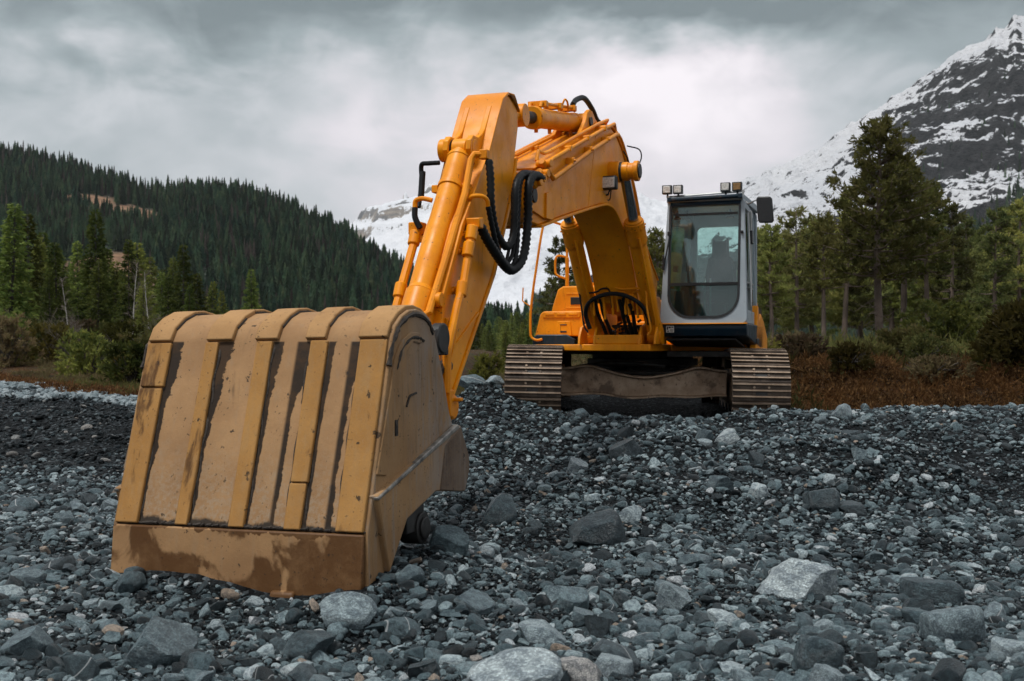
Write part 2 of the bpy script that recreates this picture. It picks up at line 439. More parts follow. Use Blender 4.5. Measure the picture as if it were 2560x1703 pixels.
def snow_mat(name, bias, rock1, rock2, sc, tree=0.0, tan=False):
    m, t, p, o = new_mat(name)
    g = t.node('ShaderNodeNewGeometry')
    pos = g.outputs['Position']
    sn = t.node('ShaderNodeSeparateXYZ'); t.put(sn.inputs[0], g.outputs['Normal'])
    at = t.node('ShaderNodeAttribute', attribute_name='cover')
    sp = t.node('ShaderNodeSeparateColor'); t.put(sp.inputs[0], at.outputs['Color'])
    n1 = t.noise(pos, sc, 9, .68, .3)
    n2 = t.noise(t.mapv(pos, (.5, .5, 2.2), (0, 0, 0), (.25, -.42, .2)), sc * 2.2, 7, .65, .5)
    n3 = t.noise(t.mapv(pos, (2.4, 2.4, .35)), sc * 2.0, 7, .65)
    n5 = t.noise(t.mapv(pos, (1, 1, 1.6)), sc * 11, 5, .7)
    f = t.m('ADD', t.m('MULTIPLY', sn.outputs[2], 1.0), t.m('MULTIPLY', t.m('SUBTRACT', n1, .5), .9))
    f = t.m('ADD', f, t.m('MULTIPLY', t.m('SUBTRACT', n2, .5), 1.0))
    f = t.m('ADD', f, t.m('MULTIPLY', t.m('SUBTRACT', n3, .5), .55))
    f = t.m('ADD', f, t.m('MULTIPLY', t.m('SUBTRACT', n5, .5), .85))
    n6 = t.noise(t.mapv(pos, (1, 1, 1.3)), sc * 34, 4, .7)
    f = t.m('ADD', f, t.m('MULTIPLY', t.m('SUBTRACT', n6, .5), .40))
    f = t.m('SUBTRACT', f, t.m('MULTIPLY', sp.outputs[0], .42))
    f = t.m('ADD', f, t.m('MULTIPLY', sp.outputs[1], .40))
    spz = t.node('ShaderNodeSeparateXYZ'); t.put(spz.inputs[0], pos)
    f = t.m('SUBTRACT', f, t.step(spz.outputs[2], 40, 210, 1.1, 0.0))
    snow = t.step(f, bias, bias + .035)
    rock = t.mix(t.step(t.noise(t.mapv(pos, (1.6, 1.6, .7)), sc * 7, 8, .75), .35, .65), rock1, rock2)
    if tan:
        rock = t.mix(t.step(n2, .45, .6), rock, (.30, .25, .20))
    sc_ = t.mix(t.step(n1, .3, .7), (.66, .68, .72), (.78, .78, .80))
    t.put(p.inputs['Base Color'], t.mix(snow, rock, sc_))
    p.inputs['Roughness'].default_value = .85
    p.inputs['Specular IOR Level'].default_value = .2
    t.put(p.inputs['Normal'], t.bump(t.m('ADD', t.m('ADD', n5, n1), t.m('MULTIPLY', n6, .5)), .9, 20.0))
    return m
M['snow_right'] = snow_mat('snowy_rock', .63, (.008, .010, .012), (.042, .042, .045), .0042)
M['snow_far'] = snow_mat('snow_face', .36, (.08, .085, .09), (.17, .16, .155), .0013, tan=True)

# ------------------------------------------------------------------ object helpers
def tag(o, label=None, cat=None, group=None, kind=None):
    if label: o['label'] = label
    if cat: o['category'] = cat
    if group: o['group'] = group
    if kind: o['kind'] = kind
    return o

def link_mesh(name, me, parent=None):
    o = bpy.data.objects.new(name, me)
    col.objects.link(o)
    if parent is not None: o.parent = parent
    return o

def empty(name, loc=(0, 0, 0), rz=0.0):
    o = bpy.data.objects.new(name, None)
    o.empty_display_size = .3
    o.location = loc; o.rotation_euler = (0, 0, rz)
    col.objects.link(o)
    return o

class MB:
    """collects shapes in one mesh"""
    def __init__(self, mat=None):
        self.v = []; self.f = []; self.mi = []; self.cur = 0
        self.mat = mat or Matrix.Identity(4)
    def slot(self, i): self.cur = i; return self
    def add(self, vs, fs):
        k = len(self.v)
        for q in vs: self.v.append(tuple(self.mat @ Vector(q)))
        for f in fs:
            self.f.append(tuple(k + i for i in f)); self.mi.append(self.cur)
        return self
    def box(self, lo, hi):
        (a, b, c), (d, e, f) = lo, hi
        vs = [(a, b, c), (d, b, c), (d, e, c), (a, e, c), (a, b, f), (d, b, f), (d, e, f), (a, e, f)]
        return self.add(vs, [(0, 3, 2, 1), (4, 5, 6, 7), (0, 1, 5, 4), (1, 2, 6, 5), (2, 3, 7, 6), (3, 0, 4, 7)])
    def hexa(self, vs):
        return self.add(vs, [(0, 3, 2, 1), (4, 5, 6, 7), (0, 1, 5, 4), (1, 2, 6, 5), (2, 3, 7, 6), (3, 0, 4, 7)])
    def prism(self, prof, u0, u1, shear=None):
        """profile in (y,z), extruded along x; shear(y) shifts x"""
        if u0 > u1: u0, u1 = u1, u0
        n = len(prof)
        sh = shear or (lambda y: 0.0)
        area = sum(prof[i][0] * prof[(i + 1) % n][1] - prof[(i + 1) % n][0] * prof[i][1] for i in range(n))
        if area < 0: prof = prof[::-1]
        vs = [(u0 + sh(y), y, z) for y, z in prof] + [(u1 + sh(y), y, z) for y, z in prof]
        fs = [tuple(range(n - 1, -1, -1)), tuple(range(n, 2 * n))]
        for i in range(n):
            j = (i + 1) % n
            fs.append((i, j, n + j, n + i))
        return self.add(vs, fs)
    def prism_x(self, prof, y0, y1):
        """profile in (x,z), extruded along y"""
        n = len(prof)
        area = sum(prof[i][0] * prof[(i + 1) % n][1] - prof[(i + 1) % n][0] * prof[i][1] for i in range(n))
        if area < 0: prof = prof[::-1]
        vs = [(x, y0, z) for x, z in prof] + [(x, y1, z) for x, z in prof]
        fs = [tuple(range(n)), tuple(range(2 * n - 1, n - 1, -1))]
        for i in range(n):
            j = (i + 1) % n
            fs.append((j, i, n + i, n + j))
        return self.add(vs, fs)
    def prism_z(self, prof, z0, z1):
        n = len(prof)
        area = sum(prof[i][0] * prof[(i + 1) % n][1] - prof[(i + 1) % n][0] * prof[i][1] for i in range(n))
        if area < 0: prof = prof[::-1]
        vs = [(x, y, z0) for x, y in prof] + [(x, y, z1) for x, y in prof]
        fs = [tuple(range(n - 1, -1, -1)), tuple(range(n, 2 * n))]
        for i in range(n):
            j = (i + 1) % n
            fs.append((i, j, n + j, n + i))
        return self.add(vs, fs)
    def tube(self, pts, r, n=10, cap=True, ribs=None):
        pts = [Vector(p) for p in pts]
        rs = r if isinstance(r, (list, tuple)) else [r] * len(pts)
        t0 = (pts[1] - pts[0]).normalized()
        a = t0.orthogonal().normalized()
        vs = []; fs = []
        for i, p in enumerate(pts):
            if i == 0: t = t0
            elif i == len(pts) - 1: t = (pts[i] - pts[i - 1]).normalized()
            else: t = (pts[i + 1] - pts[i - 1]).normalized()
            a = (a - t * a.dot(t)).normalized()
            b = t.cross(a)
            for k in range(n):
                g = 2 * math.pi * k / n
                vs.append(p + (a * math.cos(g) + b * math.sin(g)) * rs[i])
        for i in range(len(pts) - 1):
            for k in range(n):
                k2 = (k + 1) % n
                fs.append((i * n + k, i * n + k2, (i + 1) * n + k2, (i + 1) * n + k))
        if cap:
            fs.append(tuple(range(n - 1, -1, -1)))
            fs.append(tuple((len(pts) - 1) * n + k for k in range(n)))
        return self.add(vs, fs)
    def cyl(self, p0, p1, r, n=20, r1=None):
        return self.tube([p0, p1], [r, r if r1 is None else r1], n)
    def build(self, name, mats, parent=None, bevel=0.0, seg=2, smooth=35):
        me = bpy.data.meshes.new(name)
        me.from_pydata(self.v, [], self.f)
        bm = bmesh.new(); bm.from_mesh(me); bmesh.ops.recalc_face_normals(bm, faces=bm.faces); bm.to_mesh(me); bm.free()
        if not isinstance(mats, (list, tuple)): mats = [mats]
        for m in mats: me.materials.append(m)
        if any(self.mi): me.polygons.foreach_set('material_index', self.mi)
        if smooth:
            me.polygons.foreach_set('use_smooth', [True] * len(me.polygons))
            me.set_sharp_from_angle(angle=R(smooth))
        me.update()
        o = link_mesh(name, me, parent)
        if bevel:
            b = o.modifiers.new('edge', 'BEVEL')
            b.width = bevel; b.segments = seg; b.limit_method = 'ANGLE'; b.angle_limit = R(40)
        return o

def spline(pts, n=8):
    """smooth path through points"""
    P = [Vector(p) for p in pts]
    P = [P[0] * 2 - P[1]] + P + [P[-1] * 2 - P[-2]]
    out = []
    for i in range(1, len(P) - 2):
        for k in range(n):
            t = k / n
            a, b, c, d = P[i - 1], P[i], P[i + 1], P[i + 2]
            out.append(.5 * ((2 * b) + (c - a) * t + (2 * a - 5 * b + 4 * c - d) * t * t + (3 * b - a - 3 * c + d) * t ** 3))
    out.append(P[-2])
    return out

def fast_mesh(name, verts, faces, mat, smooth=False):
    """numpy mesh of equal-sided faces"""
    me = bpy.data.meshes.new(name)
    nv = len(verts); nf, k = faces.shape
    me.vertices.add(nv); me.vertices.foreach_set('co', np.asarray(verts, dtype=np.float32).ravel())
    me.loops.add(nf * k); me.loops.foreach_set('vertex_index', faces.astype(np.int32).ravel())
    me.polygons.add(nf)
    me.polygons.foreach_set('loop_start', np.arange(0, nf * k, k, dtype=np.int32))
    me.polygons.foreach_set('loop_total', np.full(nf, k, dtype=np.int32))
    if smooth: me.polygons.foreach_set('use_smooth', np.ones(nf, dtype=bool))
    me.materials.append(mat)
    me.update(calc_edges=True)
    return me

# ------------------------------------------------------------------ noise in numpy
def _hash(ix, iy, seed):
    h = (ix.astype(np.int64) * 374761393 + iy.astype(np.int64) * 668265263 + seed * 1274126177) & 0xffffffff
    h = ((h ^ (h >> 13)) * 1274126177) & 0xffffffff
    return ((h ^ (h >> 16)) & 0xffff) / 65535.0
def vnoise(x, y, seed=0):
    x = np.asarray(x, float); y = np.asarray(y, float)
    ix = np.floor(x); iy = np.floor(y)
    fx = x - ix; fy = y - iy
    fx = fx * fx * fx * (fx * (fx * 6 - 15) + 10); fy = fy * fy * fy * (fy * (fy * 6 - 15) + 10)
    a = _hash(ix, iy, seed); b = _hash(ix + 1, iy, seed); c = _hash(ix, iy + 1, seed); d = _hash(ix + 1, iy + 1, seed)
    return (a * (1 - fx) + b * fx) * (1 - fy) + (c * (1 - fx) + d * fx) * fy
def fbm(x, y, oct=5, seed=0, gain=.5):
    s = 0; a = 1.0; tot = 0
    for i in range(oct):
        s = s + a * (vnoise(x, y, seed + i * 17) - .5); tot += a
        x = np.asarray(x) * 2.03 + 13.1; y = np.asarray(y) * 2.03 + 7.7; a *= gain
    return s / tot
def ridged(x, y, oct=6, seed=0, gain=.5):
    s = 0; a = 1.0; tot = 0
    for i in range(oct):
        s = s + a * (1 - np.abs(2 * vnoise(x, y, seed + i * 17) - 1)); tot += a
        x = np.asarray(x) * 2.03 + 13.1; y = np.asarray(y) * 2.03 + 7.7; a *= gain
    return s / tot
def sst(x, a, b):
    t = np.clip((np.asarray(x, float) - a) / (b - a), 0, 1)
    return t * t * (3 - 2 * t)

# ------------------------------------------------------------------ ground
def ground_h(x, y):
    x = np.asarray(x, float); y = np.asarray(y, float)
    z = .06 + .18 * fbm(x * .45, y * .45, 4, 3) + .10 * fbm(x * 1.5, y * 1.5, 3, 9)
    mask = sst(x, -1.35, -.15)
    crest = .50 + .10 * fbm(x * .7, y * .7, 3, 21)
    back = 1 - .85 * sst(x, 3.0, 4.2) * sst(y, 13.2, 16.8)
    z = z + mask * crest * sst(y, 6.9, 11.4) * back
    z = z + .11 * np.exp(-((y - 11.35) / .38) ** 2 - ((x - 1.5) / 1.6) ** 4) * (1 - 1.2 * np.exp(-((x - 1.42) / .72) ** 4))          # heap pushed up in front of the machine
    z = z + .36 * np.exp(-((y - 12.2) / .7) ** 2 - ((x + .42) / .50) ** 2)            # heap by the track
    z = z - .20 * np.exp(-((y - 13.4) / 1.5) ** 4 - ((x - 1.55) / .85) ** 4) + .32 * np.exp(-((y - 16.6) / .6) ** 2 - ((x - 1.9) / 1.8) ** 4)  # hollow under the machine; rear ridge added to block light from behind
    z = z + .10 * np.exp(-((y - 12.4) / .5) ** 2) * sst(x, 3.2, 4.2)                  # low crest beyond the track
    z = z + .11 * np.exp(-((x + 1.25) / 1.0) ** 2 - ((y - 5.75) / .42) ** 2) + .12 * np.exp(-((x + .45) / .38) ** 2 - ((y - 6.1) / .8) ** 2) + .07 * np.exp(-((x + .72) / .32) ** 2 - ((y - 5.25) / .3) ** 2)   # gravel banked against the bucket
    z = z + sst(y, 7.2, 8.6) * (1 - sst(y, 10.6, 11.6)) * sst(x, -.6, .4) * (.46 * fbm(x * .75, y * .75, 3, 131) + .10 * fbm(x * 2.6, y * 2.6, 3, 133))
    edge = 15.2 - (x + 5) * .55
    L = sst(-x, 1.6, 3.2)
    z = z + L * (.46 * sst(y - edge + 15.2, 11.9, 15.3) + .10 * sst(y, 17, 26))
    z = z + L * .05 * np.exp(-((y - edge) / .5) ** 2)
    rb = sst(x, .5, 3.0)
    z = z + rb * (.84 * sst(y + .5 * fbm(x * .6, y * .1, 3, 5), 18.3, 21.3) + .34 * fbm(x * .8, y * .8, 4, 77) * sst(y, 18, 21))
    z = z + sst(y, 24, 34) * (1 - rb) * (.35 - .46 * (1 - L)) + sst(y, 30, 60) * .9 * fbm(x * .06, y * .06, 4, 31)
    z = z - sst(y, 26, 50) * .30
    return z

def veg_line(x):
    return np.maximum(16.6, 16.6 - (x + 5.3) * 1.22)

def ground_cover(x, y):
    n = fbm(x * .8, y * .8, 4, 55)
    rb = sst(x, .2, 1.2)
    right = sst(y + n * 1.5, 18.0, 18.7) * rb
    left = sst(y + n * 1.6 - veg_line(x), -.3, .5) * (1 - rb)
    edge = 15.2 - (x + 5) * .55
    pale = sst(y - edge, -.5, .3) * sst(-x, 2.0, 3.0)
    return np.clip(right + left, 0, 1), np.clip(pale, 0, 1)

def grid_faces(nx, ny):
    i = np.arange((nx - 1) * (ny - 1)); a = (i // (nx - 1)) * nx + i % (nx - 1)
    return np.stack([a, a + 1, a + nx + 1, a + nx], 1)

def sheet(name, X, Y, Z, mat, cover=None):
    ny, nx = X.shape
    me = fast_mesh(name, np.stack([X.ravel(), Y.ravel(), Z.ravel()], 1), grid_faces(nx, ny), mat, True)
    if cover is not None:
        ca = me.color_attributes.new('cover', 'FLOAT_COLOR', 'POINT')
        c = np.zeros((X.size, 4), np.float32); c[:, 3] = 1
        for i, q in enumerate(cover): c[:, i] = np.broadcast_to(q, X.shape).ravel()
        ca.data.foreach_set('color', c.ravel())
    o = link_mesh(name, me)
    o['kind'] = 'structure'
    return o

gx = 2.4 * np.sinh(np.linspace(-1, 1, 361) * 7.8)
gy = np.concatenate([np.linspace(-60, 1.8, 16), 2.0 * (3000.0 ** np.linspace(0, 1, 420))])
GX, GY = np.meshgrid(gx, gy)
GZ = ground_h(GX, GY)
GZ = np.where(GY > 400, GZ * 0 - .5, GZ)
gc = ground_cover(GX, GY)
ground = sheet('ground', GX, GY, GZ, M['ground'], gc)

# ------------------------------------------------------------------ hills and mountains
DF = 2618.9
def ridge_fn(pts):
    az = np.array([(p[0] - 1178.5) / DF for p in pts]); el = np.array([(800 - p[1]) / DF for p in pts])
    return lambda a: np.interp(a, az, el)

hill_ridge = ridge_fn([(-500, 300), (-200, 325), (0, 348), (100, 375), (200, 400), (300, 430), (345, 455), (400, 448), (480, 442), (560, 455),
                       (640, 487), (700, 520), (800, 568), (900, 627), (1000, 695), (1100, 765), (1180, 803), (1300, 812)])
def hill_yr(a): return 1180 - 320 * sst(a, -.5, .02)
HY0 = 560.0
def hill_h(x, y):
    a = x / y
    yr = hill_yr(a)
    t = (y - HY0) / (yr - HY0)
    H = hill_ridge(a) * yr + 1.3
    up = np.clip(t, 0, 1) ** .92
    dn = np.clip(1 - (t - 1) * .9, -.2, 1)
    z = H * np.where(t <= 1, up, dn)
    return z + 16 * fbm(x * .006, y * .006, 5, 41) * np.clip(t, 0, 1) * np.clip((1.12 - t) * 5, .15, 1)
CLEAR = ((-330.0, 960.0, 27, 76), (-300, 945, 20, 70), (-364, 985, 20, 58), (-262, 720, 22, 62), (-246, 700, 18, 52), (-232, 682, 18, 48), (-215, 655, 15, 42), (-200, 635, 12, 36))
def clear_mask(x, y):
    n = 1 + .9 * fbm(x * .05, y * .05, 4, 61)
    m = np.zeros_like(np.asarray(x, float))
    for cx, cy, rx, ry in CLEAR:
        m = np.maximum(m, 1 - np.sqrt(((x - cx) / rx) ** 2 + ((y - cy) / ry) ** 2) * n)
    return np.clip(m * 3, 0, 1)
ha = np.linspace(-.72, .12, 220); ht = np.linspace(430, 1500, 150)
HA, HT = np.meshgrid(ha, ht)
HX = HA * HT
hills = sheet('forest_hill_terrain', HX, HT, np.maximum(hill_h(HX, HT), -3.0), M['hill'], (clear_mask(HX, HT),))
hills.name = 'hills'

right_ridge = ridge_fn([(1200, 700), (1450, 600), (1600, 485), (1710, 418), (1780, 392), (1850, 362), (1950, 302), (2060, 228), (2150, 160), (2210, 112), (2240, 96),
                        (2270, 80), (2295, 48), (2318, 52), (2335, 28), (2352, 36), (2380, 30), (2450, 10), (2600, 120), (2800, 240), (3100, 420)])
def mountain(name, ridge, a0, a1, na, y0, yr, y1, nt, mat, amp, seed, prof, cov, terr=0.0, rough=1.0):
    A, T = np.meshgrid(np.linspace(a0, a1, na), np.linspace(y0, y1, nt))
    t = (T - y0) / (yr - y0)
    X = A * T
    H = ridge(A) * yr + 1.3
    k = .0011 * 2600 / yr
    up = prof(np.clip(t, 0, 1), A)
    base = H * np.where(t <= 1, up, np.clip(1 - (t - 1) * 1.1, -.3, 1))
    env = np.clip(t * 2.4, 0, 1) * np.clip(.30 + (1 - t) * 3.2, .20, 1)
    env = np.where(t > 1, .20, env)
    n = (ridged(X * k * 1.6, T * k * 1.6, 7, seed, .52) - .62) * amp * 1.5 + fbm(X * k * .6, T * k * .6, 4, seed + 5) * amp * 1.0
    Z = base + n * env + fbm(X * k * 26, T * k * 26, 4, seed + 9, .6) * amp * .34 * rough
    if terr:
        q = Z / terr + fbm(X * k * 2, T * k * 2, 3, seed + 33) * 2.6
        f = q - np.floor(q)
        Zt = (np.floor(q) + sst(f, .50, .78)) * terr - fbm(X * k * 2, T * k * 2, 3, seed + 33) * 2.6 * terr
        w = cov(A, t)[2]
        Z = Z * (1 - w) + Zt * w
    Z = np.maximum(Z, -3.0)
    c = cov(A, t)
    return sheet(name, X, T, Z, mat, c), (A, T, X, Z)
def cov_right(A, t):
    # rock bands on the steep face, smoother snow towards the long shoulder
    px = A * DF + 1178.5
    face = sst(px + 120 * fbm(A * 12, t * 4, 3, 8), 1900, 2120) * sst(t, .18, .40) * (1 - sst(t, .82, .97))
    low = (1 - sst(t, .16, .36)) * .8
    sh = (1 - sst(px, 1800, 2050)) * sst(t, .35, .6) * .5 + sst(t, .86, .98) * .25
    return np.clip(face * .50 + low, 0, 1), np.clip(sh, 0, 1) * .15, face * .15
rm, RG = mountain('mountain_right', right_ridge, .02, .72, 420, 1150, 2600, 3300, 330, M['snow_right'], 95, 5,
              lambda t, A: t ** 1.15, cov_right, 62)
rm.name = 'mountain'
far_ridge = ridge_fn([(300, 760), (600, 640), (700, 590), (820, 512), (860, 488), (940, 452), (1000, 424), (1040, 436), (1120, 405), (1250, 395), (1400, 415),
                      (1500, 455), (1600, 470), (1750, 500), (2000, 560)])
def cov_far(A, t):
    px = A * DF + 1178.5
    rock = (1 - sst(px + 60 * fbm(A * 20, t * 6, 3, 18), 1010, 1090)) * sst(t, .55, .8)
    return np.clip(rock * .62, 0, 1), sst(px, 1050, 1200) * .25, rock * .5
fm, FG = mountain('mountain_far', far_ridge, -.36, .32, 330, 4600, 7700, 9300, 240, M['snow_far'], 270, 25,
              lambda t, A: t ** 1.1, cov_far, 160)
fm.name = 'mountain.001'

# valley side carried on behind the viewer, unseen, added to shade camera-facing faces
va, vr = np.meshgrid(np.linspace(R(-200), R(20), 130), np.linspace(240, 950, 44))
VX = vr * np.cos(va); VY = vr * np.sin(va)
vt = np.clip((vr - 240) / 560, 0, 1)
VZ = 105 * vt ** 1.05 * (1 + .5 * fbm(VX * .004, VY * .004, 4, 91)) * sst(va, R(-200), R(-165)) * (1 - sst(va, R(-15), R(18))) + 14 * fbm(VX * .02, VY * .02, 4, 93) * vt - 1
shade_hill = sheet('hills', VX, VY, VZ, M['hill'], (VX * 0,))  # out of view; blocks low sky light from behind the viewer

# ------------------------------------------------------------------ the excavator
EX, EY, EZ = 1.543, 13.79, .38
TH = R(19.5)
excavator = empty('excavator', (EX, EY, EZ), -TH)
tag(excavator, 'yellow tracked excavator with grey cab resting its wide tan bucket on the gravel', 'excavator')
DN = Matrix.Translation((0, 0, -EZ))                       # shapes below are written with height above world zero
UC = DN @ Matrix.Rotation(TH - R(4.6), 4, 'Z') @ Matrix.Rotation(R(.9), 4, 'Y')  # undercarriage turned against the house
def mb(): return MB(DN)
def mu(): return MB(UC)
SH = lambda y: .05 * (y + 5.3)                             # boom runs out slightly off the house axis
def bp(u, b, z): return (u + SH(b), b, z)
def part(m, name, mat, parent=excavator, bevel=.008, seg=2, smooth=35): return m.build(name, mat, parent, bevel, seg, smooth)

# --- undercarriage -------------------------------------------------
TR = .43                                                   # radius to the shoe plates
ZA = .38 + .46                                             # axle height
XL = 1.45
def track_path(s):
    """point, tangent on the chain loop (y back, z up); s along the loop"""
    straight = 2 * XL; arc = math.pi * TR
    s = s % (2 * straight + 2 * arc)
    if s < straight: return (-XL + s, ZA - TR), 0.0
    s -= straight
    if s < arc:
        a = s / TR; return (XL + TR * math.sin(a), ZA - TR * math.cos(a)), a
    s -= arc
    if s < straight:
        sag = .035 * math.sin(math.pi * s / straight)
        return (XL - s, ZA + TR - sag), math.pi
    s -= straight
    a = s / TR; return (-XL - TR * math.sin(a), ZA + TR * math.cos(a)), math.pi + a
LOOP = 4 * XL + 2 * math.pi * TR
NSH = 45
shoe = MB()
sp_ = LOOP / NSH
def shoe_mesh():
    s = MB()
    s.box((-.30, -sp_ * .56, 0), (.30, sp_ * .47, .013))
    for k, yy in enumerate((-.065, .0, .065)):
        hgt = .036 if k != 1 else .034
        w = .013
        s.slot(0)
        s.add([(-.30, yy - w, .012), (.30, yy - w, .012), (.30, yy + w, .012), (-.30, yy + w, .012),
               (-.297, yy - w * .6, hgt), (.297, yy - w * .6, hgt), (.297, yy + w * .6, hgt), (-.297, yy + w * .6, hgt)],
              [(0, 1, 5, 4), (1, 2, 6, 5), (2, 3, 7, 6), (3, 0, 4, 7)])
        s.slot(1); s.add([(-.297, yy - w * .6, hgt), (.297, yy - w * .6, hgt), (.297, yy + w * .6, hgt), (-.297, yy + w * .6, hgt)], [(0, 1, 2, 3)])
    for xx in (-.075, .075):
        for yy in (-.033, .033):
            s.slot(1 if yy > 0 else 0); s.cyl((xx, yy, .01), (xx, yy, .026), .013, 8)
    s.slot(2); s.box((-.06, -.052, .0125), (.06, -.016, .0165))
    s.slot(0)
    for xx in (-.09, .09): s.box((xx - .022, -sp_ * .5, -.075), (xx + .022, sp_ * .42, .0))
    me = bpy.data.meshes.new('shoe')
    me.from_pydata(s.v, [], s.f)
    for m in (M['shoe'], M['shoe_worn'], M['darksteel']): me.materials.append(m)
    me.polygons.foreach_set('material_index', s.mi)
    me.update()
    return me
SHOE = shoe_mesh()
def rot_uc(b): return UC @ b
for side in (-1, 1):
    cx = side * 1.19
    m = mu()
    # side frame, rollers' housing, guard
    m.prism([(-1.35, ZA - .16), (1.35, ZA - .16), (1.42, ZA), (1.30, ZA + .17), (-1.28, ZA + .17), (-1.42, ZA)], cx - .17, cx + .17)
    m.prism([(-1.2, ZA - .27), (1.2, ZA - .27), (1.2, ZA - .15), (-1.2, ZA - .15)], cx - .12, cx + .12)
    tr = part(m, 'track', M['frame'], bevel=.012)
    for k in range(NSH):
        (y, z), a = track_path(k * sp_ + .05)
        o = link_mesh('shoe', SHOE, tr)
        o.matrix_local = UC @ Matrix.Translation((cx, y, z)) @ Matrix.Rotation(a + math.pi, 4, 'X') @ Matrix.Rotation(R(random.uniform(-.4, .4)), 4, 'Z')
    m = mu()
    y0 = -XL
    m.cyl((cx - .105, y0, ZA), (cx + .105, y0, ZA), TR - .055, 36)
    m.cyl((cx - .20, y0, ZA), (cx + .20, y0, ZA), .11, 20)
    m.cyl((cx - .16, y0, ZA), (cx - .10, y0, ZA), TR - .10, 36); m.cyl((cx + .10, y0, ZA), (cx + .16, y0, ZA), TR - .10, 36)
    part(m, 'idler', M['frame'], tr, .01)
    m = mu()
    m.cyl((cx - .05, XL, ZA), (cx + .05, XL, ZA), TR - .06, 36); m.cyl((cx - .2, XL, ZA), (cx + .22, XL, ZA), .22, 28)
    for k in range(21):
        a = k / 21 * 2 * math.pi; q = TR - .03
        m.cyl((cx - .04, XL + q * math.cos(a), ZA + q * math.sin(a)), (cx + .04, XL + q * math.cos(a), ZA + q * math.sin(a)), .035, 8)
    part(m, 'sprocket', M['frame'], tr, .0)
    for k in range(7):
        m = mu(); yy = -1.05 + k * .35
        m.cyl((cx - .13, yy, ZA - .29), (cx + .13, yy, ZA - .29), .085, 16)
        part(m, 'roller', M['darksteel'], tr, .0)
    for yy in (-.6, .6):
        m = mu(); m.cyl((cx - .12, yy, ZA + .28), (cx + .12, yy, ZA + .28), .065, 16); m.box((cx - .04, yy - .03, ZA + .15), (cx + .04, yy + .03, ZA + .27))
        part(m, 'carrier_roller', M['darksteel'], tr, .0)
    # step on the inboard side of the chain guard
    m = mu()
    m.box((cx - side * .20 - .012, -1.3, ZA - .12), (cx - side * .20 + .012, 1.3, ZA + .14))
    part(m, 'guard_plate', M['frame'], tr, .004)

def xprof(z0, z1, dip, n=17, w=.93):
    top = []; bot = []
    for i in range(n):
        x = -w + 2 * w * i / (n - 1)
        q = math.exp(-(x / .36) ** 2)
        hump = .045 * math.exp(-((abs(x) - .62) / .16) ** 2)
        top.append((x, z1 - dip * q + hump)); bot.append((x, z0 - .03 * q + .012 * math.sin(x * 9)))
    return top, bot
m = mu()
top, bot = xprof(.775, 1.035, .085)
m.prism_x(bot + top[::-1], -.98, -.52)
m.prism_x(bot + top[::-1], .60, .98)
m.box((-.72, -.9, .80), (.72, .9, .98))
cb = part(m, 'cross_frame', M['frame'], bevel=.012)
m = mu()
t2 = [(x, z) for x, z in top]; t3 = [(x, z + .022) for x, z in top]
m.prism_x(t2 + t3[::-1], -1.03, -.50)
b2 = [(x, z - .02) for x, z in bot]
m.prism_x(bot + b2[::-1], -1.02, -.50)
part(m, 'flange', M['frame'], cb, .004)
m = mb()
m.cyl((.05, -.05, .93), (.05, -.05, 1.09), .56, 48)
m.cyl((.05, -.05, 1.085), (.05, -.05, 1.17), .66, 64); m.cyl((.05, -.05, 1.17), (.05, -.05, 1.262), .60, 64)
for k in range(40):
    a = k / 40 * 2 * math.pi
    m.cyl((.05 + .63 * math.cos(a), -.05 + .63 * math.sin(a), 1.05), (.05 + .63 * math.cos(a), -.05 + .63 * math.sin(a), 1.076), .016, 6)
part(m, 'slew_ring', M['darksteel'], bevel=.006)
m = mb(); m.box((-.85, -.75, .99), (.95, .9, 1.03))
m.tube(spline([(-.5, -.9, 1.08), (-.2, -1.0, 1.12), (.2, -.95, 1.12), (.5, -.85, 1.09)]), .022, 8)
part(m, 'belly_plate', M['darksteel'], bevel=.004)

# --- house ---------------------------------------------------------
m = mb()
m.prism_z([(-1.15, -.55), (-.56, -1.28), (-.22, -1.72), (.52, -1.72), (.54, -.75), (1.36, -.60), (1.36, .6), (1.2, 2.1), (-1.05, 2.1), (-1.2, 1.2)], 1.262, 1.335)
m.box((-.10, -1.70, 1.335), (.42, -1.66, 1.435))
deck = part(m, 'deck', M['yellow'], bevel=.01)
m = mb(); m.box((-1.08, -.47, 1.22), (1.2, 1.9, 1.258)); m.box((.55, -1.0, 1.20), (1.30, .6, 1.255))
part(m, 'underbody', M['darksteel'], deck, .0)
# fuel tank and steps in front of the engine, image-left of the boom
m = mb()
def rbox(u0, u1, b0, b1, z0, z1, r=.06, slope=.0):
    prof = [(u0 + slope * .3, z0)] + [(u0 + r * (1 - math.sin(a)) * 1.0 + slope * 0, z1 - r * (1 - math.cos(a - math.pi / 2 + math.pi / 2)) * 0 - r + r * math.sin(math.pi / 2 - a + 0) * 1.0) for a in ()]
    pts = [(u0, z0), (u1, z0), (u1, z1 - .02), (u1 - .02, z1)]
    for k in range(6):
        a = math.pi / 2 + k / 5 * math.pi / 2
        pts.append((u0 + slope + r + r * math.cos(a), z1 - r + r * math.sin(a)))
    return pts
m.prism_x(rbox(-1.17, -.56, 0, 0, 1.435, 1.735, .075, .06), -.50, .35)
m.box((-.555, -.46, 1.335), (-.36, .35, 1.70))
tank = part(m, 'fuel_tank', M['yellow'], bevel=.018, seg=3)
m = mb()
m.box((-1.06, -.514, 1.655), (-.60, -.500, 1.725))
for k in range(3): m.box((-1.03 + k * .145, -.522, 1.683), (-.92 + k * .145, -.505, 1.713))
m.prism_x([(-.90, 1.44), (-.70, 1.44), (-.72, 1.615), (-.88, 1.615)], -.512, -.498)
part(m, 'pressed_panel', M['yellow'], tank, .006)
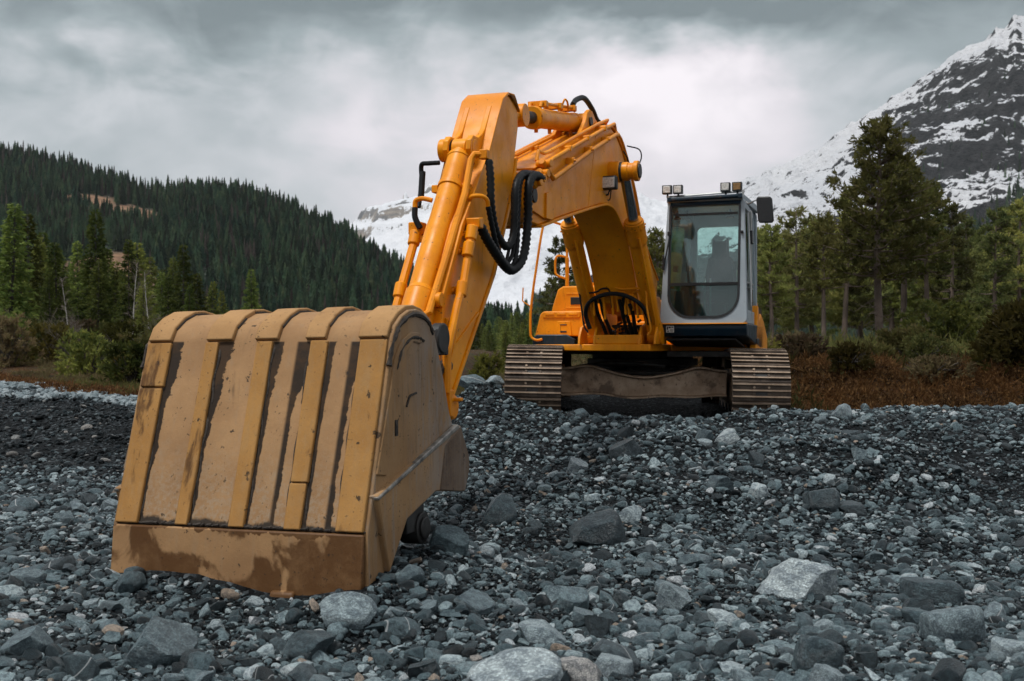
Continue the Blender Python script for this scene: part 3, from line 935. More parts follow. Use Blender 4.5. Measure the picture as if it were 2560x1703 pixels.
m = mb(); m.box((-.845, -.517, 1.565), (-.765, -.509, 1.577)); m.box((-.845, -.517, 1.478), (-.765, -.509, 1.498)); m.box((-.842, -.514, 1.50), (-.838, -.508, 1.565))
part(m, 'latch', M['plastic'], tank, .002)
m = mb()
m.prism_x([(-1.19, 1.30), (-1.10, 1.262), (-.66, 1.262), (-.66, 1.40), (-.76, 1.455), (-1.14, 1.455), (-1.19, 1.40)], -.525, .9)
part(m, 'tool_box', M['blue'], bevel=.012)
m = mb()
m.prism_x([(-1.12, 1.70), (-.30, 1.70), (-.30, 2.06), (-.96, 2.06), (-1.03, 2.02), (-1.10, 1.80)], -.02, 1.1)
hood = part(m, 'engine_hood', M['yellow'], bevel=.02, seg=3)
m = mb(); m.prism_x([(-.86, 1.83), (-.70, 1.83), (-.70, 1.92), (-.86, 1.92)], -.030, .0)
part(m, 'vent', M['plastic'], hood, .004)
for z_ in (1.78, 1.955):
    m = mb(); m.box((-.92, -.026, z_), (-.64, -.018, z_ + .02)); part(m, 'pressed_rib', M['yellow'], hood, .004)
m = mb(); m.cyl((-.62, .12, 2.05), (-.62, .12, 2.105), .075, 20); part(m, 'filler_cap', M['yellow'], hood, .004)
m = mb()
m.prism_z([(-.95, 1.1), (1.15, 1.1), (1.22, 1.5), (1.12, 2.15), (.6, 2.42), (-.5, 2.42), (-1.0, 2.15), (-1.1, 1.5)], 1.36, 1.92)
part(m, 'counterweight', M['yellow'], bevel=.06, seg=4)
m = mb()
m.box((-.30, .1, 1.335), (.50, 1.1, 1.62)); m.box((.5, .35, 1.335), (1.2, 1.1, 1.86)); m.box((-.3, .3, 1.62), (.5, 1.1, 1.88))
part(m, 'machine_bay', M['yellow'], bevel=.02)
m = mb()
m.prism([(-.62, 1.25), (.42, 1.25), (.42, 1.42), (.10, 1.60), (-.16, 1.69), (-.3, 1.60), (-.42, 1.78), (-.55, 1.5)], 1.40, 1.475)
part(m, 'side_cover', M['yellow'], bevel=.012)
m = mb()
m.prism([(.34, 1.26), (1.2, 1.26), (1.2, 1.85), (.34, 1.85)], 1.17, 1.235)
part(m, 'side_cover', M['yellow'], bevel=.012)
# fittings between the boom feet: valve block, pipes, hoses
m = mb()
m.box((-.02, -1.25, 1.335), (.36, -.85, 1.55)); m.box((.03, -1.30, 1.43), (.12, -1.2, 1.53)); m.box((.22, -1.31, 1.40), (.31, -1.2, 1.49))
for k in range(26):
    a = random.uniform(-.0, .36); z = random.uniform(1.36, 1.60); y = -1.27 - random.uniform(0, .12)
    m.cyl((a, y, z), (a + random.uniform(-.05, .05), y - .06, z + random.uniform(-.04, .06)), random.uniform(.012, .024), 8)
vb = part(m, 'valve_block', M['darksteel'], bevel=.006)
m = mb()
for k in range(12):
    a = random.uniform(.0, .36); z = random.uniform(1.38, 1.58)
    m.tube(spline([(a, -1.36, z), (a + random.uniform(-.08, .08), -1.42, z + .03), (a + random.uniform(-.1, .1), -1.38, z - .03)], 5), .010, 6)
part(m, 'fitting', M['yellow'], vb, .0)
FW = lambda pts, db=-.24, du=.07: [(p[0] + du, p[1] + db, p[2]) for p in pts]
m = mb()
m.tube(spline(FW([(-.20, -1.52, 1.50), (-.235, -1.56, 1.66), (-.17, -1.64, 1.78), (-.02, -1.68, 1.85), (.12, -1.70, 1.862), (.26, -1.68, 1.83), (.39, -1.64, 1.74), (.45, -1.56, 1.60), (.44, -1.5, 1.55)])), .023, 10)
part(m, 'hose', M['black'], deck, .0)
for (x0, x1, z1, y1) in ((-.04, -.10, 1.80, -1.72), (.02, -.04, 1.82, -1.72), (.19, .17, 1.80, -1.74), (.25, .21, 1.82, -1.74), (.29, .28, 1.75, -1.74)):
    m = mb(); m.tube(spline([(x0 + .05, -1.56, 1.40), (x0 * .8 + x1 * .2 + .05, -1.64, 1.5), (x1 + .06, -1.76, 1.66), (x1 + .05, y1 - .12, z1)]), .020, 8)
    part(m, 'hose', M['black'], deck, .0)
def bar(pts, r, mat, name='pipe', parent=deck, n=8, sm=5):
    m = mb(); m.tube(spline(pts, sm), r, n)
    return part(m, name, mat, parent, .0)
bar(FW([(-.19, -1.62, 1.46), (-.235, -1.62, 1.53), (-.255, -1.63, 1.68), (-.275, -1.64, 1.84), (-.26, -1.64, 1.87), (-.1, -1.65, 1.885), (-.03, -1.65, 1.92), (.03, -1.62, 1.915), (.05, -1.60, 1.84), (.06, -1.58, 1.72)]), .010, M['black'])
bar(FW([(.12, -1.66, 1.925), (.22, -1.67, 1.91), (.40, -1.67, 1.915), (.445, -1.67, 1.87), (.455, -1.66, 1.7), (.49, -1.65, 1.5), (.46, -1.64, 1.43)]), .010, M['yellow'])
for (x, w, z) in ((-.08, .10, 1.84), (.02, .08, 1.88), (.18, .10, 1.88), (.27, .11, 1.85), (.33, .08, 1.89)):
    bar(FW([(x - w * .6, -1.56, z - .20), (x - w * .55, -1.60, z - .05), (x, -1.62, z), (x + w * .5, -1.60, z - .05), (x + w * .6, -1.56, z - .24)]), .014, M['yellow'])
for sgn, uu in ((-1, -.33), (1, .33)):
    for du in (-.085, .085):
        m = mb()
        m.prism([(-1.72, 1.335), (-1.15, 1.335), (-1.25, 1.52), (-1.42, 1.56), (-1.62, 1.52), (-1.70, 1.42)], uu + .15 + du - .013, uu + .15 + du + .013)
        part(m, 'cylinder_bracket', M['yellow'], deck, .004)
for uu in (-.27, .27):
    m = mb()
    m.prism([(-1.5, 1.335), (-.75, 1.335), (-.85, 1.7), (-1.05, 1.86), (-1.3, 1.86), (-1.42, 1.66)], uu + .19 - .018, uu + .19 + .018)
    part(m, 'boom_mount', M['yellow'], deck, .006)
# handrails on the tank side
bar([(-1.06, -.545, 1.40), (-1.13, -.55, 1.39), (-1.19, -.55, 1.42), (-1.208, -.55, 1.50), (-1.205, -.53, 1.80), (-1.14, -.51, 2.3), (-1.07, -.48, 2.76), (-1.04, -.40, 2.83), (-1.00, -.1, 2.83), (-.95, .02, 2.80), (-.935, .04, 2.72), (-.925, .04, 2.4), (-.92, .04, 2.06)], .015, M['yellow'], 'handrail', excavator, 10, 7)
bar([(-.925, .04, 2.42), (-1.02, .0, 2.44), (-1.055, -.02, 2.40), (-1.06, -.02, 2.28), (-1.04, -.02, 2.2), (-.925, .04, 2.15)], .014, M['yellow'], 'handrail', excavator, 10, 6)
bar([(-1.19, -.53, 1.77), (-1.22, -.54, 1.80), (-1.30, -.55, 1.855), (-1.305, -.55, 1.90), (-1.30, -.55, 2.02)], .008, M['yellow'], 'mirror_stay', excavator, 8, 5)
m = mb(); m.cyl((-.925, .04, 2.06), (-.925, .04, 2.42), .024, 12)
part(m, 'handrail', M['yellow'])

# --- cab -----------------------------------------------------------
CU0, CU1 = .55, 1.482
CF0, CF1 = -1.40, -1.25                                    # front face leans back towards the roof
CB = .06
Z0, Z1 = 1.555, 2.905
def fy(z): return CF0 + (CF1 - CF0) * (z - Z0) / (Z1 - Z0)
def lu(z): return CU0 + .058 * (z - Z0) / (Z1 - Z0)
def ru(z): return CU1 - .048 * (z - Z0) / (Z1 - Z0)
def ring(m, outer, inner, depth):
    """frame between two closed loops (same count), thickness along depth vector"""
    n = len(outer); d = Vector(depth)
    vs = [Vector(p) for p in outer] + [Vector(p) for p in inner]
    vs = vs + [p + d for p in vs]
    fs = []
    for i in range(n):
        j = (i + 1) % n
        fs += [(i, j, n + j, n + i), (2 * n + i, 3 * n + i, 3 * n + j, 2 * n + j), (i, 2 * n + i, 2 * n + j, j), (n + i, n + j, 3 * n + j, 3 * n + i)]
    m.add(vs, fs)
def rloop(x0, x1, z0, z1, rb, rt, k=7):
    pts = []
    for cx, cz, r, a0 in ((x1 - rb, z0 + rb, rb, -90), (x1 - rt, z1 - rt, rt, 0), (x0 + rt, z1 - rt, rt, 90), (x0 + rb, z0 + rb, rb, 180)):
        for i in range(k):
            a = R(a0 + 90 * i / (k - 1)); pts.append((cx + r * math.cos(a), cz + r * math.sin(a)))
    return pts
GL0, GL1, GZ0, GZ1 = .645, 1.385, 1.628, 2.835
def front_pt(x, z, off=0.0): return (x, fy(z) + off, z)
def outer_match(inner, q0, q1, q2, q3):
    """points on the outer quad for each inner point (by angle from the centre)"""
    return None
inn = rloop(GL0, GL1, GZ0, GZ1, .235, .03)
def outer_loop(k=7):
    pts = []
    zc0, zc1 = Z0, Z1
    segs = (((ru, zc0), 'br'), ((ru, zc1), 'tr'), ((lu, zc1), 'tl'), ((lu, zc0), 'bl'))
    r = .05
    for (fn, z), nm in segs:
        for i in range(k):
            a = R({'br': -90, 'tr': 0, 'tl': 90, 'bl': 180}[nm] + 90 * i / (k - 1))
            cx = fn(z) - r if fn is ru else fn(z) + r
            cz = z + r if z == zc0 else z - r
            pts.append((cx + r * math.cos(a), cz + r * math.sin(a)))
    return pts
out = outer_loop()
m = mb()
ring(m, [front_pt(x, z) for x, z in out], [front_pt(x, z) for x, z in inn], (0, .07, 0))
# door side frame (towards the mirror) and boom side frame
def side_frame(fn, sgn, rear_in, win):
    y0 = lambda z: fy(z) + .02
    yb = CB
    def P(y, z):
        tt = (y - CF0) / (CB - CF0)
        return (fn(z) - sgn * rear_in * max(0, tt) ** 1.3, y, z)
    outer = []; inner = []
    n = 8
    zb, zt = Z0 - .0, Z1 - .03
    wz0, wz1, wy0, wy1 = win
    for i in range(n): t = i / n; outer.append(P(y0(zb) + (yb - y0(zb)) * t, zb)); inner.append(P(y0(wz0) + wy0 + (yb - wy1 - y0(wz0) - wy0) * t, wz0))
    for i in range(n): t = i / n; z = zb + (zt - zb) * t; outer.append(P(yb, z)); zz = wz0 + (wz1 - wz0) * t; inner.append(P(yb - wy1, zz))
    for i in range(n): t = i / n; outer.append(P(yb + (y0(zt) - yb) * t, zt)); inner.append(P(yb - wy1 + (y0(wz1) + wy0 - yb + wy1) * t, wz1))
    for i in range(n): t = i / n; z = zt + (zb - zt) * t; outer.append(P(y0(z), z)); zz = wz1 + (wz0 - wz1) * t; inner.append(P(y0(zz) + wy0, zz))
    ring(m, outer, inner, (-sgn * .05, 0, 0))
    return inner
in_r = side_frame(ru, 1, .075, (1.70, 2.80, .09, .10))
in_l = side_frame(lu, -1, .0, (1.95, 2.80, .10, .12))
# rear wall with window
rin = rloop(.70, 1.375, 1.78, 2.73, .05, .06)
rout = [(x, z) for x, z in rloop(.56, 1.40, 1.45, 2.88, .02, .04)]
ring(m, [(x, CB, z) for x, z in rout], [(x, CB, z) for x, z in rin], (0, -.05, 0))
m.prism([(CF1 - .02, 2.875), (CB, 2.875), (CB, 2.93), (-.2, 2.955), (CF1 + .1, 2.95), (CF1 - .02, 2.92)], .60, 1.42)
m.box((.58, -1.36, Z0), (1.44, .0, Z0 + .04))
cab = part(m, 'cab', M['grey'], bevel=.008)
m = mb()
m.prism([(-1.365, 1.555), (-1.375, 1.50), (-1.33, 1.425), (-.25, 1.29), (.0, 1.29), (.0, 1.55)], .545, 1.475)
part(m, 'cab_skirt', M['blue'], cab, .012)
m = mb(); m.prism([(-1.412, 1.552), (-1.41, 1.562), (-1.3, 1.562), (-1.3, 1.552)], .55, 1.48)
part(m, 'trim_strip', M['yellow'], cab, .0)
m = mb(); m.prism([(-1.31, 1.38), (-1.29, 1.40), (-.25, 1.275), (-.25, 1.255)], .60, 1.35)
part(m, 'cab_floor_pan', M['darksteel'], cab, .0)
m = mb()
sq = rloop(GL0 - .016, GL1 + .016, GZ0 - .016, GZ1 + .016, .25, .035); si = rloop(GL0 + .008, GL1 - .008, GZ0 + .008, GZ1 - .008, .228, .025)
ring(m, [front_pt(x, z, -.008) for x, z in sq], [front_pt(x, z, -.008) for x, z in si], (0, .03, 0))
m.prism([(fy(1.985) - .010, 1.965), (fy(1.985) - .010, 1.995), (fy(1.985) + .02, 1.995), (fy(1.985) + .02, 1.965)], GL0, GL1)
m.prism([(fy(2.74) + .0, 2.73), (fy(2.74) + .0, 2.75), (fy(2.74) + .03, 2.755), (fy(2.74) + .03, 2.73)], GL0 + .03, GL1 - .02)
part(m, 'window_seal', M['plastic'], cab, .0)
def pane(name, loop, d, mt='glass'):
    m = mb(); n = len(loop)
    a = [Vector(p) for p in loop]; b = [p + Vector(d) for p in a]
    m.add(a + b, [tuple(range(n)), tuple(range(2 * n - 1, n - 1, -1))] + [(j, i, n + i, n + j) for i in range(n) for j in ((i + 1) % n,)])
    return part(m, name, M[mt], cab, .0)
low = [(x, z) for x, z in rloop(GL0, GL1, GZ0, 2.60, .235, .01) if z < 1.975]
low = sorted([q for q in low if q[0] >= 1.0], key=lambda q: q[1])
low_pts = [(q[0], q[1]) for q in low] + [(GL1, 1.968), (GL0, 1.968)] + [(2 * 1.015 - q[0], q[1]) for q in reversed(low)]
pane('windscreen', [front_pt(x, z, .010) for x, z in low_pts], (0, .006, 0), 'glass_low')
pane('windscreen', [front_pt(x, z, .012) for x, z in ((GL0, 1.99), (GL1, 1.99), (GL1, GZ1), (GL0, GZ1))], (0, .006, 0))
pane('side_window', [(p[0] - .02, p[1], p[2]) for p in in_r], (-.006, 0, 0))
pane('side_window', [(p[0] + .02, p[1], p[2]) for p in in_l], (.006, 0, 0))
pane('rear_window', [(x, CB - .02, z) for x, z in rin], (0, -.006, 0))
m = mb()
m.box((1.418, -.86, 1.60), (1.462, -.83, 2.80)); m.box((1.43, -1.30, 1.98), (1.475, -.83, 2.0)); m.box((1.43, -1.28, 1.935), (1.478, -.83, 1.945))
part(m, 'door_rail', M['alu'], cab, .004)
m = mb(); m.tube(spline([(1.487, -1.22, 1.72), (1.50, -1.22, 1.8), (1.475, -1.17, 2.4), (1.455, -1.15, 2.75)], 5), .011, 8); m.box((1.445, -1.345, 1.70), (1.455, -1.32, 1.80))
part(m, 'door_handle', M['alu'], cab, .0)
m = mb(); m.box((1.40, -.62, 1.34), (1.49, -.46, 1.40)); part(m, 'door_latch', M['plastic'], cab, .006)
m = mb(); m.box((1.446, -1.12, 2.42), (1.50, -1.0, 2.56)); part(m, 'door_lock', M['plastic'], cab, .006)
# roof visor, lamps, wiper, mirror
m = mb()
m.tube([(.635, -1.30, 2.90), (1.40, -1.30, 2.915)], .024, 10)
m.prism([(-1.28, 2.84), (-1.235, 2.905), (-1.22, 2.895), (-1.26, 2.835)], .64, 1.40)
m.box((.615, -1.325, 2.88), (.655, -1.26, 2.925)); m.box((1.375, -1.325, 2.89), (1.42, -1.26, 2.94))
part(m, 'visor', M['blue'], cab, .004)
m = mb(); m.tube([(.60, -1.14, 2.955), (1.42, -1.12, 2.985)], .012, 8); m.box((.595, -1.20, 2.86), (.615, -1.16, 2.96)); m.box((1.40, -1.2, 2.9), (1.42, -1.16, 2.99))
part(m, 'lamp_bar', M['alu'], cab, .0)
for k, (uu, zz, mt) in enumerate(((.585, 3.03, 'lens'), (.705, 3.028, 'lens'), (1.222, 3.03, 'lens'), (1.347, 3.03, 'amber'))):
    m = mb(); m.box((uu - .052, -1.20, zz - .048), (uu + .052, -1.135, zz + .048)); m.box((uu - .038, -1.135, zz - .035), (uu + .038, -1.09, zz + .035)); m.cyl((uu, -1.15, zz - .09), (uu, -1.15, zz - .04), .012, 8)
    part(m, 'work_lamp', M['plastic'], cab, .014, 3)
    m = mb(); m.box((uu - .040, -1.206, zz - .036), (uu + .040, -1.196, zz + .036))
    part(m, 'lamp_lens', M[mt], cab, .004)
m = mb()
m.tube([(.645, fy(2.53) - .02, 2.53), (.622, fy(2.4) - .03, 2.38), (.585, fy(2.16) - .02, 2.16)], .009, 8); m.box((.622, fy(2.53) - .05, 2.51), (.665, fy(2.53), 2.555))
m.box((.570, fy(2.18) - .03, 2.14), (.592, fy(2.18) - .005, 2.30))
part(m, 'wiper', M['plastic'], cab, .004)
m = mb(); m.box((1.405, fy(2.53) - .03, 2.515), (1.432, fy(2.53) + .0, 2.545)); part(m, 'window_catch', M['plastic'], cab, .005)
bar([(1.445, -1.20, 2.86), (1.48, -1.26, 2.83), (1.55, -1.30, 2.855), (1.61, -1.30, 2.865), (1.635, -1.30, 2.845), (1.638, -1.30, 2.76)], .009, M['alu'], 'mirror_arm', cab, 8, 6)
m = mb()
m.prism_x([(1.585, 2.655), (1.60, 2.615), (1.735, 2.61), (1.752, 2.635), (1.735, 2.86), (1.715, 2.89), (1.585, 2.895), (1.568, 2.87)], -1.335, -1.30)
part(m, 'mirror', M['plastic'], cab, .014, 3)
m = mb(); m.box((.618, -1.384, 1.462), (.702, -1.374, 1.532))
part(m, 'sticker', M['sticker'], cab, .0)
m = mb()
for (x0, z0, x1, z1) in ((.626, 1.49, .640, 1.525), (.645, 1.508, .668, 1.525), (.676, 1.512, .696, 1.524), (.630, 1.470, .650, 1.482), (.660, 1.470, .694, 1.474), (.660, 1.480, .694, 1.484), (.660, 1.490, .694, 1.494)):
    m.box((x0, -1.388, z0), (x1, -1.3845, z1))
part(m, 'sticker_print', M['plastic'], cab, .0)
# interior
m = mb()
m.prism_x([(.86, 1.86), (1.20, 1.86), (1.215, 2.05), (1.17, 2.33), (1.13, 2.345), (1.125, 2.56), (1.09, 2.52), (.99, 2.52), (.955, 2.56), (.945, 2.345), (.905, 2.33), (.855, 2.05)], -.42, -.28)
m.box((.84, -.86, 1.80), (1.22, -.32, 1.94)); m.box((.90, -.75, 1.58), (1.16, -.38, 1.80))
part(m, 'seat', M['seat'], cab, .03, 3)
for uu in (.76, 1.28):
    m = mb(); m.box((uu - .07, -.95, 1.58), (uu + .07, -.4, 2.0)); m.cyl((uu, -.85, 2.0), (uu, -.88, 2.16), .014, 8); m.cyl((uu, -.88, 2.15), (uu, -.88, 2.25), .025, 10)
    part(m, 'console', M['plastic'], cab, .015)
for uu in (.97, 1.03):
    m = mb(); m.cyl((uu, -1.02, 1.60), (uu, -1.0, 2.06), .010, 8); part(m, 'control_lever', M['alu'], cab, .0)
for uu in (.94, 1.06):
    m = mb(); m.box((uu - .04, -1.18, 1.60), (uu + .04, -1.08, 1.66)); part(m, 'pedal', M['plastic'], cab, .006)
m = mb(); m.box((.68, -1.25, 1.6), (.76, -1.12, 1.92)); part(m, 'instrument_box', M['plastic'], cab, .006)
m = mb(); m.box((.66, -1.23, 2.12), (.71, -1.18, 2.19)); part(m, 'monitor', M['plastic'], cab, .006)
for uu in (.70, .80, 1.27):
    m = mb(); m.prism_x([(uu - .045, 2.70), (uu + .045, 2.70), (uu + .02, 2.735), (uu - .02, 2.735)], -1.19, -1.12); m.box((uu - .01, -1.16, 2.73), (uu + .01, -1.14, 2.80))
    part(m, 'cab_lamp', M['plastic'], cab, .006)

# --- boom ----------------------------------------------------------
boom_prof = [(-4.631, 2.306), (-3.877, 2.482), (-3.002, 2.669), (-2.75, 2.695), (-2.60, 2.675), (-2.466, 2.617), (-2.30, 2.51), (-2.156, 2.389), (-1.99, 2.19), (-1.879, 2.014),
             (-1.767, 1.775), (-1.62, 1.72), (-1.42, 1.67), (-1.15, 1.66), (-.95, 1.80), (-.90, 2.05), (-1.396, 2.40), (-2.13, 3.16), (-2.30, 3.31), (-2.50, 3.425), (-2.66, 3.462), (-2.922, 3.389), (-4.746, 2.745),
             (-4.92, 2.70), (-5.0, 2.60), (-4.99, 2.46), (-4.90, 2.36), (-4.78, 2.31)]
m = mb(); m.prism(boom_prof, -.20, .20, SH)
boom = part(m, 'boom', M['yellow'], bevel=.012)
# flange rolls along the belly and the top
def edge_plate(path, u0, u1, t):
    m = mb(); n = len(path)
    vs = []; fs = []
    for i, (b, z) in enumerate(path):
        j0 = max(0, i - 1); j1 = min(n - 1, i + 1)
        d = Vector((path[j1][0] - path[j0][0], path[j1][1] - path[j0][1])).normalized()
        nn = Vector((-d.y, d.x)) * t
        for u_ in (u0, u1):
            vs.append((u_ + SH(b), b, z)); vs.append((u_ + SH(b), b + nn.x, z + nn.y))
    for i in range(n - 1):
        k = i * 4
        fs += [(k, k + 2, k + 6, k + 4), (k + 1, k + 5, k + 7, k + 3), (k, k + 4, k + 5, k + 1), (k + 2, k + 3, k + 7, k + 6)]
    fs += [(0, 1, 3, 2), (len(vs) - 4, len(vs) - 2, len(vs) - 1, len(vs) - 3)]
    m.add(vs, fs); return m
belly = spline([(b, z, 0) for b, z in boom_prof[0:11]], 3)
m = edge_plate([(p.x, p.y) for p in belly][::-1], -.225, .228, .024)
part(m, 'flange', M['yellow'], boom, .006)
m = edge_plate([(p.x, p.y) for p in spline([(b, z, 0) for b, z in boom_prof[15:23]], 2)][::-1], -.215, .215, .016)
part(m, 'flange', M['yellow'], boom, .005)
# seam plates and pin bosses
m = mb()
def bcyl(u0, u1, b, z, r, n=24, mm=None): (mm or m).cyl(bp(u0, b, z), bp(u1, b, z), r, n)
bcyl(-.30, .30, -2.66, 3.02, .105)
bcyl(.30, .47, -2.66, 3.02, .082); bcyl(-.47, -.30, -2.66, 3.02, .082)
bcyl(-.24, .24, -1.30, 1.78, .11); bcyl(-.245, .245, -4.86, 2.52, .13)
bcyl(.44, .485, -2.66, 3.02, .10); bcyl(-.485, -.44, -2.66, 3.02, .10)
part(m, 'pin_boss', M['yellow'], boom, .006)
m = mb(); bcyl(.485, .50, -2.66, 3.02, .07, 20, m); bcyl(.295, .325, -2.66, 3.02, .095, 24, m); bcyl(.245, .262, -4.86, 2.52, .06, 16, m)
part(m, 'pin', M['darksteel'], boom, .003)
m = mb()
m.prism([(-4.78, 2.40), (-4.55, 2.37), (-4.50, 2.70), (-4.74, 2.70)], .20, .222, SH)
m.prism([(-4.55, 2.37), (-4.40, 2.37), (-4.36, 2.42), (-4.44, 2.60), (-4.54, 2.58)], .205, .24, SH)
m.prism([(-3.36, 2.60), (-3.345, 2.60), (-3.12, 3.30), (-3.135, 3.30)], .198, .2035, SH)
part(m, 'doubler_plate', M['yellow'], boom, .006)
# lugs and arm cylinder on top of the boom
for uu in (-.125, .125):
    m = mb(); m.prism([(-3.38, 3.20), (-2.72, 3.42), (-2.80, 3.44), (-2.96, 3.49), (-3.05, 3.545), (-3.13, 3.55), (-3.20, 3.51), (-3.25, 3.42), (-3.40, 3.28)], uu - .02, uu + .02, SH)
    part(m, 'cylinder_lug', M['yellow'], boom, .006)
A0, A1 = Vector(bp(0, -4.62, 3.22)), Vector(bp(0, -3.12, 3.435))
ad = (A1 - A0).normalized()
m = mb()
m.cyl(A0 + ad * .42, A1 - ad * .08, .086, 28); m.cyl(A0 + ad * .36, A0 + ad * .47, .10, 28); m.cyl(A1 - ad * .12, A1 - ad * .02, .092, 24)
m.cyl(A1 + Vector((-.10, 0, 0)), A1 + Vector((.10, 0, 0)), .085, 24)
acyl = part(m, 'arm_cylinder', M['yellow'], bevel=.006)
m = mb(); m.cyl(A0, A0 + ad * .42, .052, 20); m.cyl(A1 + Vector((-.16, 0, 0)), A1 + Vector((.16, 0, 0)), .045, 16)
part(m, 'rod', M['darksteel'], acyl, .0)
m = mb(); m.cyl(A0 + Vector((-.09, 0, 0)), A0 + Vector((.09, 0, 0)), .095, 24); m.cyl(A0 - ad * .3, A0 + ad * .12, .075, 20)
part(m, 'rod_eye', M['yellow'], acyl, .006)
up = Vector((0, -ad.z, ad.y)).normalized()
up = -up if up.z < 0 else up
m = mb()
for du in (-.05, .05):
    q = Vector((du, 0, 0)); m.tube([A0 + ad * .45 + q + up * .09, A0 + ad * .47 + q + up * .125, A1 - ad * .25 + q + up * .125, A1 - ad * .16 + q + up * .10], .016, 8)
for f in (.35, .6, .85):
    p = A0 + (A1 - A0) * f + up * .115; m.box(p - Vector((.085, .03, .02)), p + Vector((.085, .03, .03)))
q = A0 + (A1 - A0) * .62 + Vector((.07, 0, 0)) + up * .12
m.tube(spline([q, q + Vector((.03, .0, .06)), q + Vector((.02, .12, .05)), q + Vector((.0, .2, -.01))], 5), .010, 6)
for f in (.3, .52, .9): p = A0 + (A1 - A0) * f; m.cyl(p - up * .085, p - up * .125, .018, 8)
part(m, 'cylinder_pipe', M['yellow'], acyl, .004)
m = mb(); m.tube(spline([A1 + Vector((.03, -.20, .13)), A1 + Vector((.03, -.08, .20)), A1 + Vector((.05, .12, .255)), A1 + Vector((.07, .34, .19)), A1 + Vector((.09, .46, .10)), bp(.13, -2.55, 3.47)]), .026, 10)
part(m, 'hose', M['black'], boom, .0)
# rigid pipes along the visible flank
def bpipe(pts, r, name='pipe', mat='yellow', sm=4):
    m = mb(); m.tube(spline([bp(*p) for p in pts], sm) if sm else [bp(*p) for p in pts], r, 10)
    return part(m, name, M[mat], boom, .0)
bpipe([(.20, -2.50, 3.46), (.225, -2.62, 3.50), (.225, -3.0, 3.375), (.225, -4.38, 2.885), (.225, -4.46, 2.83)], .018, sm=0)
bpipe([(.10, -2.55, 3.50), (.17, -2.66, 3.535), (.17, -3.0, 3.43), (.17, -4.30, 2.965), (.17, -4.42, 2.93), (.17, -4.55, 2.93), (.17, -4.60, 2.84)], .016, sm=0)
bpipe([(.22, -2.48, 3.42), (.25, -2.66, 3.385), (.25, -3.3, 3.155), (.25, -4.42, 2.715), (.25, -4.58, 2.79), (.25, -4.70, 2.74)], .022, sm=0)
bpipe([(-.17, -2.6, 3.50), (-.18, -2.8, 3.47), (-.18, -4.6, 2.84), (-.18, -4.75, 2.80)], .020, sm=0)
bpipe([(-.10, -2.6, 3.51), (-.12, -2.8, 3.48), (-.12, -4.5, 2.89), (-.12, -4.65, 2.84)], .014, sm=0)
bpipe([(.19, -1.55, 2.62), (.215, -1.9, 2.98), (.215, -2.3, 3.36), (.20, -2.48, 3.45)], .016)
bpipe([(.15, -1.4, 2.45), (.17, -1.9, 3.01), (.18, -2.28, 3.37), (.17, -2.5, 3.50)], .015)
m = mb()
for b in (-2.95, -3.45, -3.95): 
    z = 3.389 + (b + 2.922) * .353
    m.prism([(b - .022, z - .125), (b + .022, z - .11), (b + .022, z - .055), (b - .022, z - .07)], .20, .272, SH)
    m.prism([(b - .02, z - .01), (b + .02, z + .0), (b + .02, z + .05), (b - .02, z + .035)], .14, .25, SH)
    m.cyl(bp(.265, b, z - .09), bp(.29, b, z - .09), .013, 8)
for b in (-3.2, -3.9, -4.4):
    z = 3.389 + (b + 2.922) * .353; m.prism([(b - .03, z - .02), (b + .03, z), (b + .03, z + .06), (b - .03, z + .04)], -.22, -.08, SH)
part(m, 'pipe_clamp', M['yellow'], boom, .004)
m = mb()
for (b, z) in ((-4.72, 2.71), (-4.80, 2.66), (-4.66, 2.80), (-4.88, 2.62)):
    m.cyl(bp(.20, b, z), bp(.33, b - .02, z), .034, 12); m.cyl(bp(.27, b, z - .03), bp(.27, b - .09, z + .01), .030, 10)
part(m, 'fitting', M['yellow'], boom, .005)
bpipe([(.21, -2.20, 3.0), (.27, -2.3, 3.18), (.26, -2.42, 3.26)], .007, 'cable', 'black')
bpipe([(.21, -2.16, 3.05), (.33, -2.08, 3.20), (.32, -2.05, 3.33), (.22, -2.16, 3.36)], .007, 'cable', 'black')
# lamp on the boom flank
lp = bp(.225, -2.82, 2.885)
m = mb(); m.box((lp[0] - .085, lp[1] - .09, lp[2] - .066), (lp[0] + .105, lp[1] - .01, lp[2] + .066)); m.box((lp[0] - .06, lp[1] - .01, lp[2] - .045), (lp[0] + .07, lp[1] + .05, lp[2] + .045))
part(m, 'work_lamp', M['plastic'], boom, .018, 3)
m = mb(); m.box((lp[0] - .066, lp[1] - .097, lp[2] - .050), (lp[0] + .086, lp[1] - .086, lp[2] + .050))
part(m, 'lamp_lens', M['lens'], boom, .004)
m = mb(); m.tube([(lp[0] - .08, lp[1] + .05, lp[2] - .11), (lp[0], lp[1] + .0, lp[2] - .105), (lp[0] + .02, lp[1], lp[2] - .05)], .009, 6)
m.tube(spline([(lp[0] + .03, lp[1] + .0, lp[2] - .06), (lp[0] + .0, lp[1] + .05, lp[2] - .15), (lp[0] - .07, lp[1] + .1, lp[2] - .12)], 5), .006, 6)
part(m, 'lamp_bracket', M['plastic'], boom, .0)
